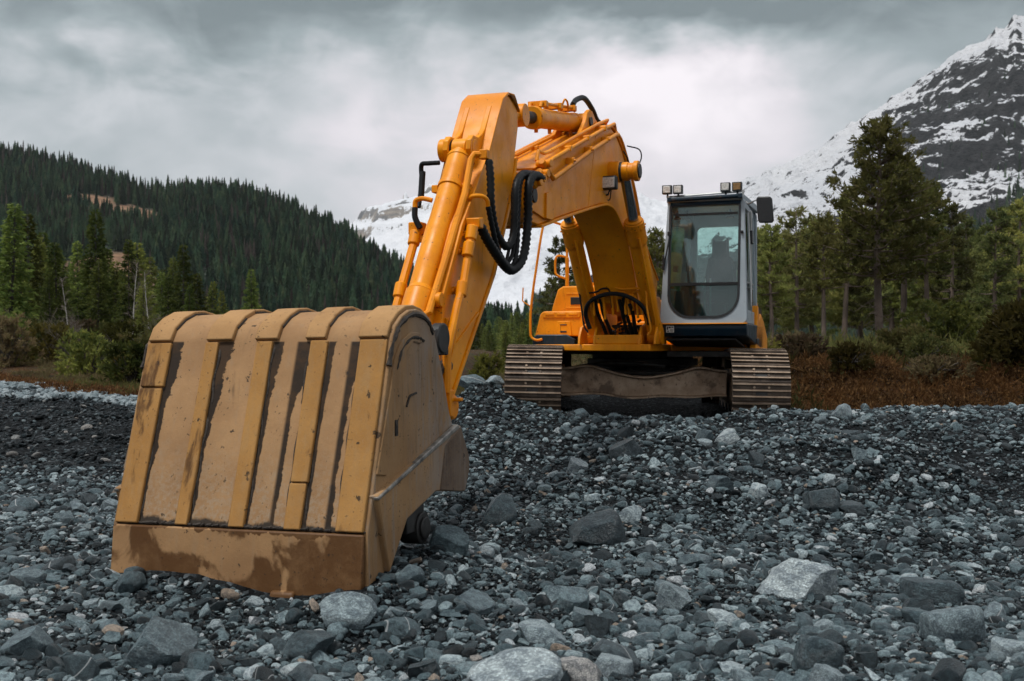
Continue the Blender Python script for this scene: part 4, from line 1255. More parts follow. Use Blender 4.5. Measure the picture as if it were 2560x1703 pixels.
# boom cylinders
for uu in (-.335, .335):
    P0, P1 = Vector(bp(uu, -2.66, 3.02)), Vector(bp(uu * .98, -1.47, 1.43))
    d = (P1 - P0).normalized(); Lc = (P1 - P0).length
    m = mb()
    m.cyl(P0 + d * (Lc * .30), P0 + d * (Lc * .97), .086, 28)
    m.cyl(P0 + d * (Lc * .285), P0 + d * (Lc * .40), .104, 28, .104); m.cyl(P0 + d * (Lc * .40), P0 + d * (Lc * .425), .104, 28, .086)
    m.cyl(P0 + d * (Lc * .275), P0 + d * (Lc * .295), .092, 28)
    m.cyl(P1 - Vector((.075, 0, 0)), P1 + Vector((.075, 0, 0)), .10, 24)
    bc = part(m, 'boom_cylinder', M['yellow'], bevel=.005)
    m = mb()
    for k in range(12):
        a = k / 12 * 2 * math.pi
        e1 = d.orthogonal().normalized(); e2 = d.cross(e1)
        p = P0 + d * (Lc * .315) + (e1 * math.cos(a) + e2 * math.sin(a)) * .104
        n_ = (e1 * math.cos(a) + e2 * math.sin(a)); m.cyl(p, p + n_ * .012, .010, 6)
    part(m, 'bolt', M['yellow'], bc, .0)
    m = mb(); m.cyl(P0, P0 + d * (Lc * .31), .052, 24); part(m, 'rod', M['chrome'], bc, .0)
    m = mb(); m.cyl(P0 - Vector((.05, 0, 0)), P0 + Vector((.05, 0, 0)), .092, 24); part(m, 'rod_eye', M['yellow'], bc, .006)
    m = mb()
    o_ = Vector((.0, -.10, -.06)).normalized() * .102 + Vector((.05, 0, 0))
    m.tube([P0 + d * (Lc * .36) + o_, P0 + d * (Lc * .40) + o_ * 1.15, P0 + d * (Lc * .86) + o_ * 1.05, P0 + d * (Lc * .90) + o_ * .8], .014, 8)
    part(m, 'cylinder_pipe', M['yellow'], bc, .0)

# --- arm -----------------------------------------------------------
def narrow(m):
    # the lower arm is slimmer on the side away from the pipes
    for i, (x, y, z) in enumerate(m.v):
        if x < -.1 and z < 2.45 - EZ: m.v[i] = (x + .062, y, z)
arm_prof = [(-5.03, 3.285), (-4.93, 3.18), (-4.92, 3.05), (-5.0, 2.80), (-5.08, 2.55), (-5.50, 1.867), (-6.31, .99), (-6.38, .86), (-6.46, .84), (-6.51, .90), (-6.52, 1.14), (-6.43, 1.65), (-6.10, 2.14), (-5.88, 2.39), (-5.62, 2.70), (-5.40, 3.05), (-5.30, 3.195), (-5.18, 3.265)]
AW = .158
m = mb(); m.prism(arm_prof, -AW, AW); narrow(m)
arm = part(m, 'arm', M['yellow'], bevel=.012)
m = mb()
# raised front box of the arm and side plates' lips
m.prism([(-5.62, 2.70), (-5.88, 2.39), (-6.10, 2.14), (-6.43, 1.65), (-6.52, 1.14), (-6.555, 1.14), (-6.47, 1.66), (-6.14, 2.16), (-5.91, 2.415), (-5.65, 2.72)], -AW - .012, AW + .012)
m.prism([(-5.0, 2.80), (-5.08, 2.55), (-5.50, 1.867), (-6.31, .99), (-6.285, .97), (-5.47, 1.85), (-5.05, 2.53), (-4.97, 2.80)], -AW - .012, AW + .014)
m.prism([(-5.045, 3.30), (-4.905, 3.19), (-4.92, 3.18), (-5.03, 3.285), (-5.18, 3.266), (-5.30, 3.195), (-5.40, 3.05), (-5.62, 2.70), (-5.64, 2.71), (-5.415, 3.06), (-5.315, 3.21), (-5.19, 3.285)], -AW - .012, AW + .014)
narrow(m)
part(m, 'edge_flange', M['yellow'], arm, .004)
m = mb()
m.prism([(-5.95, 1.95), (-5.97, 1.97), (-6.40, 1.10), (-6.385, 1.09)], AW, AW + .012); m.prism([(-5.80, 1.55), (-5.82, 1.56), (-6.30, 1.30), (-6.29, 1.28)], AW, AW + .010)
part(m, 'weld_bead', M['yellow'], arm, .0)
# curved lugs that hold the bucket cylinder
for uu in (-.105, .075):
    m = mb()
    m.prism([(-5.29, 3.17), (-5.36, 3.15), (-5.43, 3.05), (-5.50, 2.95), (-5.56, 2.90), (-5.64, 2.86), (-5.74, 2.86), (-5.79, 2.82), (-5.80, 2.75), (-5.76, 2.68), (-5.66, 2.62), (-5.56, 2.70)], uu - .022, uu + .022)
    part(m, 'lug', M['yellow'], arm, .006)
B0 = Vector((-.012, -5.70, 2.765)); B1 = Vector((-.005, -6.60, 1.46))
bd = (B1 - B0).normalized()
m = mb()
m.cyl(B0 + Vector((-.165, 0, 0)), B0 + Vector((-.10, 0, 0)), .085, 24); m.cyl(B0 + Vector((.09, 0, 0)), B0 + Vector((.115, 0, 0)), .07, 24)
part(m, 'pin_boss', M['yellow'], arm, .006)
LB = (B1 - B0).length
for u0_, u1_ in ((-.083, -.066), (.040, .053)):
    m = mb(); m.cyl(B0 + Vector((u0_, .01, -.01)), B0 + Vector((u1_, .01, -.01)), .088, 18)
    part(m, 'grease_ring', M['weld'], arm, .0)
m = mb(); m.tube([(-.10, -5.352, 3.128), (.05, -5.352, 3.128), (.15, -5.352, 3.128)], .006, 6)
part(m, 'weld_bead', M['weld'], arm, .0)
m = mb()
m.cyl(B0 + bd * .07, B0 + bd * (LB - .25), .088, 32); m.cyl(B0 + bd * .09, B0 + bd * .11, .093, 32); m.cyl(B0 + bd * .36, B0 + bd * .40, .098, 32)
m.cyl(B0 + bd * (LB - .28), B0 + bd * (LB - .24), .089, 32, .104); m.cyl(B0 + bd * (LB - .24), B0 + bd * (LB - .04), .104, 32); m.cyl(B0 - Vector((.055, 0, 0)), B0 + Vector((.055, 0, 0)), .08, 24)
m.cyl(B0, B0 + bd * .1, .07, 24)
m.cyl(B0 + bd * (LB - .04), B0 + bd * (LB + .0), .096, 32)
for k in range(14):
    a = k / 14 * 2 * math.pi; e1 = bd.orthogonal().normalized(); e2 = bd.cross(e1)
    p = B0 + bd * (LB - .0) + (e1 * math.cos(a) + e2 * math.sin(a)) * .084; m.cyl(p, p + bd * .018, .011, 6)
bcy = part(m, 'bucket_cylinder', M['yellow'], bevel=.004)
m = mb(); m.cyl(B1, B1 + bd * .42, .055, 24); part(m, 'rod', M['chrome'], bcy, .0)
m = mb()
p = B0 + bd * .38; m.box(p + Vector((-.145, -.02, -.03)), p + Vector((.145, .06, .025)))
part(m, 'cylinder_band', M['yellow'], bcy, .005)
def apipe(pts, r, mat='yellow', name='pipe', sm=0, n=10):
    m = mb(); m.tube(spline(pts, sm) if sm else pts, r, n); return part(m, name, M[mat], arm, .0)
apipe([(.20, -5.80, 2.70), (.135, -5.83, 2.70), (.125, -5.86, 2.66), (.125, -5.98, 2.40), (.125, -6.32, 1.93), (.115, -6.60, 1.53), (.07, -6.62, 1.50)], .026)
apipe([(.225, -6.03, 2.17), (.225, -6.11, 2.09), (.225, -6.25, 1.75), (.225, -6.36, 1.60), (.225, -6.545, 1.27), (.225, -6.555, 1.00)], .030)
apipe([(-.255, -5.93, 2.14), (-.262, -6.02, 2.03), (-.265, -6.22, 1.71), (-.265, -6.34, 1.50), (-.25, -6.5, 1.2)], .032)
apipe([(-.19, -5.86, 2.16), (-.205, -6.02, 1.95), (-.22, -6.20, 1.65), (-.22, -6.34, 1.4)], .018)
m = mb()
for (uu, b, z) in ((.225, -6.10, 2.10), (.225, -6.28, 1.70), (.225, -6.16, 1.98)):
    m.cyl((uu, b + .012, z + .05), (uu, b - .025, z - .05), .041, 14)
    m.box((uu - .10, b - .0, z - .03), (uu + .0, b + .05, z + .02)); m.cyl((uu - .07, b - .03, z - .01), (uu - .07, b + .03, z - .01), .02, 8)
for (uu, b, z) in ((-.262, -5.99, 2.09), (-.265, -6.23, 1.70)):
    m.cyl((uu, b + .02, z + .05), (uu, b - .025, z - .05), .044, 14); m.box((uu, b, z - .03), (uu + .1, b + .05, z + .02))
m.prism([(-6.0, 2.14), (-6.07, 2.14), (-6.08, 2.21), (-6.0, 2.22)], .17, .275); m.prism([(-5.88, 2.12), (-5.98, 2.12), (-5.98, 2.21), (-5.88, 2.21)], -.32, -.215)
m.box((.19, -6.565, .84), (.255, -6.50, 1.02)); m.box((.16, -6.50, .94), (.30, -6.44, .965)); m.cyl((.222, -6.57, .90), (.222, -6.55, .90), .02, 8)
m.box((.17, -5.83, 2.665), (.235, -5.77, 2.735))
part(m, 'fitting', M['yellow'], arm, .008)
apipe([(.16, -5.97, 2.36), (.19, -5.99, 2.375), (.25, -5.97, 2.375), (.275, -5.93, 2.35), (.275, -5.91, 2.31)], .016, sm=4)
apipe([(-.13, -5.98, 2.36), (-.20, -5.99, 2.375), (-.255, -5.99, 2.36), (-.26, -5.99, 2.30)], .018, sm=4)
apipe([(-.26, -5.99, 2.31), (-.255, -6.0, 2.24), (-.215, -6.0, 2.16)], .022, 'black', 'hose', 4)
apipe([(-.15, -5.80, 2.66), (-.24, -5.80, 2.66), (-.29, -5.80, 2.655), (-.30, -5.79, 2.60), (-.29, -5.80, 2.52), (-.285, -5.87, 2.33)], .018, 'black', 'hose', 4)
apipe([(-.285, -5.80, 2.60), (-.28, -5.84, 2.40)], .024, 'black', 'hose', 0)
m = mb(); m.box((.12, -6.44, 1.44), (.19, -6.34, 1.50)); m.cyl((.10, -6.5, 1.62), (.17, -6.5, 1.62), .05, 14); m.cyl((.0, -6.45, 1.66), (.0, -6.58, 1.30), .11, 24)
part(m, 'guide', M['yellow'], arm, .006)
# corrugated hoses looping from boom to arm
def cor_hose(pts, r, name='hose'):
    P = spline(pts, 26)
    out = []; rr = []
    L_ = 0
    for i in range(len(P) - 1):
        a, b = P[i], P[i + 1]
        out.append(a); rr.append(r if (i % 2) else r * .86)
    out.append(P[-1]); rr.append(r)
    m = mb(); m.tube(out, rr, 12)
    return part(m, name, M['black'], arm, .0, smooth=60)
def cor_fix(pts, r):
    P = spline(pts, 30); d = 0; out = [P[0]]
    for p in P[1:]:
        if (p - out[-1]).length > .017: out.append(p)
    m = mb(); m.tube(out, [r if k % 2 else r * .76 for k in range(len(out))], 12)
    return part(m, 'hose', M['black'], arm, .0, smooth=70)
cor_fix([(.235, -5.79, 2.66), (.25, -5.795, 2.53), (.255, -5.79, 2.33), (.26, -5.70, 2.145), (.28, -5.53, 2.05), (.30, -5.44, 2.15), (.31, -5.43, 2.35), (.31, -5.40, 2.53), (.30, -5.20, 2.64), (.30, -4.85, 2.66)], .032)
cor_fix([(.25, -5.99, 2.16), (.26, -5.92, 2.09), (.28, -5.78, 1.99), (.30, -5.62, 1.90), (.31, -5.47, 1.885), (.33, -5.29, 2.00), (.34, -5.22, 2.27), (.34, -5.20, 2.54), (.33, -5.05, 2.645), (.32, -4.80, 2.66)], .038)
cor_fix([(.275, -5.91, 2.31), (.28, -5.86, 2.20), (.285, -5.74, 2.02), (.29, -5.56, 1.92), (.29, -5.40, 1.93), (.29, -5.32, 2.1), (.29, -5.30, 2.35), (.29, -5.22, 2.6), (.29, -4.9, 2.66)], .022)
apipe([(.25, -5.46, 1.92), (.27, -5.37, 2.02), (.28, -5.33, 2.25), (.28, -5.30, 2.5), (.29, -5.1, 2.66), (.3, -4.82, 2.70)], .016, 'black', 'hose', 6)
apipe([(.25, -5.50, 1.90), (.26, -5.42, 2.05), (.27, -5.37, 2.28), (.27, -5.36, 2.5), (.28, -5.15, 2.66), (.29, -4.82, 2.70)], .013, 'black', 'hose', 6)

# --- bucket --------------------------------------------------------
# coupler and links between arm tip and bucket
m = mb()
m.prism([(-6.38, .80), (-6.52, .80), (-7.45, .82), (-7.62, 1.0), (-7.62, 1.22), (-7.3, 1.26), (-6.9, 1.22), (-6.5, 1.0)], -.20, .20)
m.cyl((-.24, -6.45, .90), (.24, -6.45, .90), .085, 20)
part(m, 'coupler', M['yellow'], bevel=.015)
m = mb()
E1 = B1 + bd * .42
for uu in (-.17, .17):
    m.tube([(uu, E1.y, E1.z), (uu, -7.05, 1.22)], .05, 10); m.tube([(uu, E1.y, E1.z), (uu, -6.42, 1.18)], .05, 10)
m.cyl((-.24, E1.y, E1.z), (.245, E1.y, E1.z), .06, 20); m.cyl((.20, -6.70, 1.36), (.27, -6.70, 1.36), .10, 20); m.box((.19, -6.80, 1.25), (.26, -6.6, 1.42))
part(m, 'link', M['darksteel'], bevel=.01)
BW = .70
ROLL = Matrix.Translation((0, -8.5, .1)) @ Matrix.Rotation(R(-.8), 4, 'Y') @ Matrix.Translation((0, 8.5, -.1))
def mk(): return MB(DN @ ROLL)
back_line = [(-8.735, .10), (-8.69, .41), (-8.40, 1.335)]
arc = [(-8.40, 1.335), (-8.36, 1.40), (-8.28, 1.452), (-8.19, 1.484), (-8.10, 1.490), (-8.01, 1.476), (-7.94, 1.448), (-7.885, 1.40)]
rear = [(-7.885, 1.40), (-7.80, 1.22), (-7.73, 1.06), (-7.68, .93)]
prof = [(-8.69, .41)] + arc + rear[1:]
T = .035
m = mk()
inner = []
def offset(path, t):
    o = []
    n = len(path)
    for i, (b, z) in enumerate(path):
        j0 = max(0, i - 1); j1 = min(n - 1, i + 1)
        d = Vector((path[j1][0] - path[j0][0], path[j1][1] - path[j0][1])).normalized()
        o.append((b + d.y * t, z - d.x * t))
    return o
m.prism(prof + offset(prof, T)[::-1], -BW, BW)
bucket = part(m, 'bucket', M['b_shell'], bevel=.006)
m = mk(); lip = [(-8.735, .05), (-8.698, .412), (-8.66, .412), (-8.69, .05)]
m.prism([(-8.755, .03), (-8.712, .408), (-8.655, .408), (-8.69, .03)], -BW - .012, BW + .012)
part(m, 'lip_plate', M['b_lip'], bucket, .008)
# wear strips down the back, wider bands over the heel
lowp = [(-8.69, .414), (-8.40, 1.332)]
def strip(u0, u1, path, t, name, mat, sink=.004):
    m = mk(); o1 = offset(path, sink); o2 = offset(path, -t)
    m.prism(o1 + o2[::-1], u0, u1)
    return part(m, name, M[mat], bucket, .006)
lows = ((-.706, -.57), (-.345, -.27), (-.035, .055), (.275, .375), (.558, .706))
ups = ((-.706, -.565), (-.345, -.185), (-.05, .085), (.245, .36), (.545, .706))
def seg(p, q, n=4, a=0, b=1): return [(p[0] + (q[0] - p[0]) * (a + (b - a) * i / n), p[1] + (q[1] - p[1]) * (a + (b - a) * i / n)) for i in range(n + 1)]
for k, (u0, u1) in enumerate(lows):
    if k == 3:
        strip(u0, u1 - .008, seg(lowp[0], lowp[1], 2, .0, .235), .016, 'wear_strip', 'b_strip'); strip(u0 + .004, u1, seg(lowp[0], lowp[1], 3, .240, .995), .019, 'wear_strip', 'b_strip')
    elif k == 0:
        strip(u0, u1, seg(lowp[0], lowp[1], 3, .0, .735), .019, 'wear_strip', 'b_strip'); strip(u0, u1 + .01, seg(lowp[0], lowp[1], 2, .745, .995), .019, 'wear_strip', 'b_strip')
    else:
        strip(u0, u1, seg(lowp[0], lowp[1], 3, .0, .995), .019, 'wear_strip', 'b_strip')
heel = arc + [rear[1], rear[2]]
for k, (u0, u1) in enumerate(ups):
    strip(u0, u1, heel, .023, 'heel_band', 'b_heel', .003)
    for uu in ((u0, u1) if 0 < k < 4 else ((u1,) if k == 0 else (u0,))):
        m = mk(); pth = offset(arc[1:], -.004); nn = len(pth)
        for i in range(0, nn - 1):
            if random.random() < .75: m.tube([(uu, pth[i][0], pth[i][1]), (uu, pth[i + 1][0], pth[i + 1][1])], .007, 6)
        part(m, 'weld_bead', M['weld'], bucket, .0)
# dark mud packed in the corners beside the strips
def mud(u, z0, z1, w):
    m = mk(); a = random.uniform(0, 9); n = int((z1 - z0) / .022)
    pts = []; rr = []
    for i in range(n + 1):
        t = (z0 + (z1 - z0) * i / n - .414) / (1.332 - .414)
        b = lowp[0][0] + (lowp[1][0] - lowp[0][0]) * t; z = .414 + (1.332 - .414) * t
        q = max(.25, .65 + .9 * (float(vnoise(i * .31 + a, a)) - .4)) * (1 if 0 < i < n else .2)
        pts.append((u + w * .3 * math.sin(i * .7 + a), b + .003, z)); rr.append(w * q * .6)
    m.tube(pts, rr, 7)
    part(m, 'mud_seam', M['weld'], bucket, .0)
for (u, z0, z1, w) in ((-.567, .44, 1.32, .016), (-.35, .9, 1.30, .010), (-.265, .46, .95, .017), (-.262, 1.0, 1.30, .022), (-.04, 1.0, 1.3, .008), (.06, .45, .85, .014), (.06, .85, 1.31, .018),
                       (.27, .5, .9, .010), (.268, 1.0, 1.30, .014), (.38, .45, .95, .012), (.38, 1.0, 1.3, .012), (.552, .55, 1.31, .011), (-.345, .45, .8, .008)):
    mud(u, z0, z1, w)
m = mk()
for k in range(90):
    u = random.uniform(-.69, .69)
    m.tube([(u, -8.695, .42), (u + random.uniform(.01, .05), -8.692, .42 + random.uniform(-.004, .008))], random.uniform(.004, .009), 6)
part(m, 'mud_seam', M['weld'], bucket, .0)
# side plates, cutters, teeth
side = [(-8.70, .06), (-8.69, .41), (-8.40, 1.335)] + arc[1:] + rear[1:] + [(-7.62, .84), (-7.60, .66), (-7.95, .53), (-8.31, .43), (-8.52, .20)]
for s_ in (-1, 1):
    m = mk(); m.prism(side, s_ * BW, s_ * (BW + .026))
    sp = part(m, 'side_plate', M['b_side'], bucket, .006)
    m = mk(); m.prism([(-8.645, .585), (-8.63, .55), (-8.52, .20), (-8.31, .43), (-7.95, .525), (-7.62, .49), (-7.545, .485), (-7.485, .60), (-7.49, .67), (-7.60, .855), (-7.66, .85)], s_ * (BW + .006), s_ * (BW + .056))
    part(m, 'side_cutter', M['b_side'], bucket, .008)
    m = mk(); m.prism([(-7.90, .525), (-7.62, .485), (-7.545, .480), (-7.475, .60), (-7.48, .67), (-7.60, .850), (-7.82, .76)], s_ * (BW + .004), s_ * (BW + .062))
    part(m, 'cutter_tip', M['b_wing'], bucket, .006)
    m = mk(); m.prism([(-8.645, .580), (-8.64, .562), (-7.60, .842), (-7.64, .862)], s_ * (BW + .03), s_ * (BW + .061))
    part(m, 'worn_edge', M['scrape'], bucket, .006)
    m = mk(); m.prism([(-8.60, .68), (-8.385, 1.24), (-8.30, 1.33), (-8.19, 1.37), (-8.10, 1.37), (-8.03, 1.33), (-8.08, 1.31), (-8.16, 1.32), (-8.25, 1.27), (-8.31, 1.20), (-8.40, .93), (-8.47, .70), (-8.50, .665)], s_ * (BW + .02), s_ * (BW + .036))
    part(m, 'wear_patch', M['b_side'], bucket, .006)
    m = mk(); pth = [(-8.44, 1.20), (-8.40, 1.30), (-8.34, 1.38), (-8.25, 1.435), (-8.15, 1.46), (-8.05, 1.455), (-7.95, 1.42), (-7.90, 1.36)]
    P = spline([(s_ * (BW + .026), b, z) for b, z in pth], 5)
    m.tube(P, [random.uniform(.008, .017) for _ in P], 6)
    P = spline([(s_ * (BW + .034), b, z) for b, z in ((-8.37, 1.18), (-8.31, 1.275), (-8.20, 1.335), (-8.10, 1.34), (-8.04, 1.325))], 6)
    m.tube(P, [random.uniform(.004, .012) for _ in P], 6)
    m.tube(spline([(s_ * (BW + .03), b, z) for b, z in ((-8.25, .99), (-8.21, 1.04), (-8.13, 1.055))], 5), .006, 6)
    m.box((s_ * (BW + .027) - .004, -8.385, .85), (s_ * (BW + .027) + .004, -8.355, .93))
    part(m, 'weld_bead', M['weld'], bucket, .0)
    m = mk(); m.cyl((s_ * .60, -8.02, .34), (s_ * .715, -8.02, .34), .085, 20); m.cyl((s_ * .715, -8.02, .34), (s_ * .73, -8.02, .34), .06, 16)
    m.box((s_ * .64, -8.20, .33), (s_ * .70, -7.98, .50))
    part(m, 'side_tooth', M['darksteel'], bucket, .006)
for k in range(5):
    u = -.60 + k * .30
    m = mk(); m.prism([(-8.785, -.02), (-8.782, .08), (-8.768, .128), (-8.72, .135), (-8.66, .10), (-8.66, -.02)], u - .065, u + .065)
    m.prism([(-8.80, -.12), (-8.79, -.02), (-8.66, -.02), (-8.67, -.12)], u - .05, u + .05)
    part(m, 'tooth', M['b_lip'], bucket, .012)
for uu in (-.26, .26):
    m = mk(); m.prism([(-7.80, 1.25), (-7.66, .88), (-7.3, .78), (-7.05, .80), (-6.98, .92), (-7.10, 1.12), (-7.45, 1.28)], uu - .022, uu + .022)
    part(m, 'ear', M['b_shell'], bucket, .008)

# ------------------------------------------------------------------ stones
def rock_mesh(name, sub, seed, mat, cuts=7, noise_amp=.10):
    bm = bmesh.new()
    bmesh.ops.create_icosphere(bm, subdivisions=sub, radius=1.0)
    me = bpy.data.meshes.new(name); bm.to_mesh(me); bm.free()
    n = len(me.vertices)
    co = np.empty(n * 3); me.vertices.foreach_get('co', co); co = co.reshape(-1, 3)
    r = np.random.default_rng(seed)
    e = r.uniform(2.2, 3.6)
    co = co / (np.sum(np.abs(co) ** e, 1) ** (1 / e))[:, None]
    for _ in range(cuts):
        d = r.normal(size=3); d /= np.linalg.norm(d)
        lim = r.uniform(.45, .84)
        q = co @ d
        over = q > lim
        co[over] -= np.outer(q[over] - lim, d) * r.uniform(.86, 1.0)
    k = r.uniform(-20, 20, 3)
    nn = fbm(co[:, 0] * 1.5 + co[:, 2] * .8 + k[0], co[:, 1] * 1.5 - co[:, 2] * .9 + k[1], 4, seed)
    co *= (1 + noise_amp * 2.2 * nn)[:, None]
    co -= (co.max(0) + co.min(0)) / 2
    co /= np.abs(co).max(0)
    me.vertices.foreach_set('co', co.ravel())
    me.polygons.foreach_set('use_smooth', np.ones(len(me.polygons), bool))
    me.set_sharp_from_angle(angle=R(30 if sub > 2 else 40))
    me.materials.append(mat)
    me.update()
    return me
BIG = [rock_mesh('cobble', 4, 100 + i, M['stone'], (3, 9, 5, 11, 4, 2, 7, 10, 6, 8)[i], .08 + .02 * (i % 3)) for i in range(10)]
def off_scene(name, meshes):
    c = bpy.data.collections.new(name)
    for i, me in enumerate(meshes):
        o = bpy.data.objects.new(me.name, me); c.objects.link(o)
    return c
PEB = off_scene('pebble_shapes', [rock_mesh('pebble', 3, 300 + i, M['stone'], 2 + i % 7, .07) for i in range(9)])
SML = off_scene('small_pebble_shapes', [rock_mesh('pebble', 2, 400 + i, M['stone'], 2 + i % 5, .06) for i in range(8)])
GRT = off_scene('grit_shapes', [rock_mesh('grit', 1, 500 + i, M['stone_dark'], 3, .03) for i in range(5)])
DRK = off_scene('dark_pebble_shapes', [rock_mesh('pebble', 2, 600 + i, M['stone_dark'], 4, .05) for i in range(6)])
PAL = off_scene('pale_pebble_shapes', [rock_mesh('pebble', 2, 700 + i, M['stone_light'], 5, .06) for i in range(6)])

def scatter(name, pts, rot, scl, coll, label=None, cat=None):
    n = len(pts)
    me = bpy.data.meshes.new(name)
    me.vertices.add(n); me.vertices.foreach_set('co', np.asarray(pts, np.float32).ravel())
    for nm, data in (('rot', rot), ('scl', scl)):
        a = me.attributes.new(nm, 'FLOAT_VECTOR', 'POINT'); a.data.foreach_set('vector', np.asarray(data, np.float32).ravel())
    a = me.attributes.new('pick', 'INT', 'POINT'); a.data.foreach_set('value', rng.integers(0, len(coll.objects), n).astype(np.int32))
    o = link_mesh(name, me)
    g = bpy.data.node_groups.new(name, 'GeometryNodeTree')
    g.interface.new_socket('Geometry', in_out='INPUT', socket_type='NodeSocketGeometry')
    g.interface.new_socket('Geometry', in_out='OUTPUT', socket_type='NodeSocketGeometry')
    gi = g.nodes.new('NodeGroupInput'); go = g.nodes.new('NodeGroupOutput')
    ip = g.nodes.new('GeometryNodeInstanceOnPoints'); ci = g.nodes.new('GeometryNodeCollectionInfo')
    ci.inputs['Collection'].default_value = coll
    ci.inputs['Separate Children'].default_value = True; ci.inputs['Reset Children'].default_value = True
    ip.inputs['Pick Instance'].default_value = True
    def named(nm, typ):
        q = g.nodes.new('GeometryNodeInputNamedAttribute'); q.data_type = typ; q.inputs['Name'].default_value = nm
        return q.outputs['Attribute']
    er = g.nodes.new('FunctionNodeEulerToRotation')
    g.links.new(named('rot', 'FLOAT_VECTOR'), er.inputs[0]); g.links.new(er.outputs[0], ip.inputs['Rotation'])
    g.links.new(named('scl', 'FLOAT_VECTOR'), ip.inputs['Scale']); g.links.new(named('pick', 'INT'), ip.inputs['Instance Index'])
    g.links.new(gi.outputs[0], ip.inputs['Points']); g.links.new(ci.outputs[0], ip.inputs['Instance']); g.links.new(ip.outputs[0], go.inputs[0])
    md = o.modifiers.new('scatter', 'NODES'); md.node_group = g
    return tag(o, label, cat, None, 'stuff')

def ground_slope_tilt(x, y):
    e = .08
    return (ground_h(x + e, y) - ground_h(x - e, y)) / (2 * e), (ground_h(x, y + e) - ground_h(x, y - e)) / (2 * e)

def in_machine(x, y):
    """footprints of the tracks and the bucket lip"""
    dx, dy = x - EX, y - EY
    a = R(4.6)
    w = dx * math.cos(a) - dy * math.sin(a); d = dx * math.sin(a) + dy * math.cos(a)
    tr = (np.abs(np.abs(w) - 1.19) < .34) & (np.abs(d) < 1.93)
    a = TH
    u = dx * math.cos(a) - dy * math.sin(a); b = dx * math.sin(a) + dy * math.cos(a)
    bk = (np.abs(u) < .76) & (b > -8.80) & (b < -8.62)
    return tr | bk

# the stones one can pick out, measured on the ground: x, y, width, height, tilt, mesh, label
NAMED = [
    (.52, 6.99, .36, .25, 0, 3, 'big dark slab-sided boulder, flat on top, alone in the mid gravel'),
    (-.10, 7.51, .235, .21, 0, 7, 'grey square-cut boulder between the bucket and the dark flat-topped boulder'),
    (1.47, 5.76, .39, .21, .25, 1, 'long pale grey wedge-shaped boulder, largest of the front stones'),
    (1.85, 4.70, .245, .20, 0, 5, 'rounded blue-grey boulder low in the corner of the foreground'),
    (-1.42, 4.51, .27, .20, 0, 8, 'lumpy blue-grey boulder in the foreground below the bucket teeth'),
    (-.73, 4.98, .27, .17, .1, 2, 'pale speckled rounded boulder in front of the bucket corner'),
    (-.86, 4.74, .19, .12, 0, 6, 'oval grey cobble leaning on the pale speckled boulder'),
    (.93, 9.20, .28, .17, 0, 4, 'dark rounded boulder on the slope below the excavator tracks'),
    (2.19, 7.99, .24, .18, .15, 0, 'black-grey boulder half buried, one of a pair on the open slope'),
    (2.39, 8.00, .23, .12, .2, 9, 'low dark grey stone lying against the half-buried black-grey boulder'),
    (.79, 7.67, .16, .15, .4, 7, 'whitish angular stone just behind the flat-topped boulder'),
    (-1.41, 5.74, .16, .12, 0, 1, 'blue-grey angular cobble in front of the bucket lip'),
    (-1.27, 5.78, .14, .12, .2, 6, 'faceted cobble touching the blue-grey cobble under the bucket lip'),
    (-1.09, 5.83, .13, .18, .5, 3, 'upright pointed grey stone standing against the bucket lip'),
    (.01, 4.12, .36, .17, 0, 2, 'broad pale boulder cut by the lower picture edge'),
    (1.19, 4.36, .18, .15, .3, 5, 'upright blue-grey cobble near the lower picture edge below the wedge-shaped boulder'),
    (.52, 9.14, .19, .16, 0, 8, 'pale cobble left of the dark boulder on the slope below the tracks'),
    (-1.93, 4.46, .18, .11, 0, 4, 'flat grey cobble at the lower corner under the bucket'),
    (2.12, 5.66, .30, .15, .2, 0, 'wide tilted grey slab behind the rounded corner boulder'),
    (3.27, 11.27, .19, .18, .3, 7, 'pale upright stone on the crest beside the excavator track'),
    (1.85, 9.74, .23, .16, 0, 9, 'pale boulder in the cluster under the cab'),
    (1.66, 9.83, .17, .13, 0, 1, 'grey stone beside the pale boulder under the cab'),
]
PLAIN = [(-.33, 5.92, .20, .15), (.26, 5.51, .21, .11), (-.18, 5.24, .20, .09), (1.96, 5.46, .16, .08), (1.04, 6.37, .18, .09), (.79, 5.5, .17, .15), (.78, 6.14, .13, .07), (-2.38, 5.93, .18, .09),
         (-2.42, 5.62, .16, .10), (.13, 4.79, .20, .10), (-.48, 4.92, .15, .11), (.41, 4.51, .21, .11), (2.36, 8.39, .13, .09), (1.75, 8.14, .20, .12), (1.48, 8.11, .24, .12), (-3.06, 7.71, .14, .08),
         (-3.61, 8.35, .22, .13), (-3.0, 8.98, .11, .10), (-3.4, 8.74, .12, .11), (-3.13, 8.16, .14, .09), (3.78, 12.15, .11, .10), (-.43, 12.1, .30, .16), (-.20, 12.2, .2, .12)]
taken = []
def place_stone(x, y, w, h, tilt, k, yaw=None):
    z = float(ground_h(x, y))
    o = link_mesh('cobble', BIG[k])
    o.scale = (w / 2, w / 2 * random.uniform(.72, .95), h / 2 * 1.12)
    o.rotation_euler = (random.uniform(-.25, .25), tilt if tilt else random.uniform(-.2, .2), random.uniform(0, 6.28) if yaw is None else yaw)
    o.location = (x, y + w * .3, z + h * .30)
    taken.append((x, y + w * .3, w / 2))
    return o
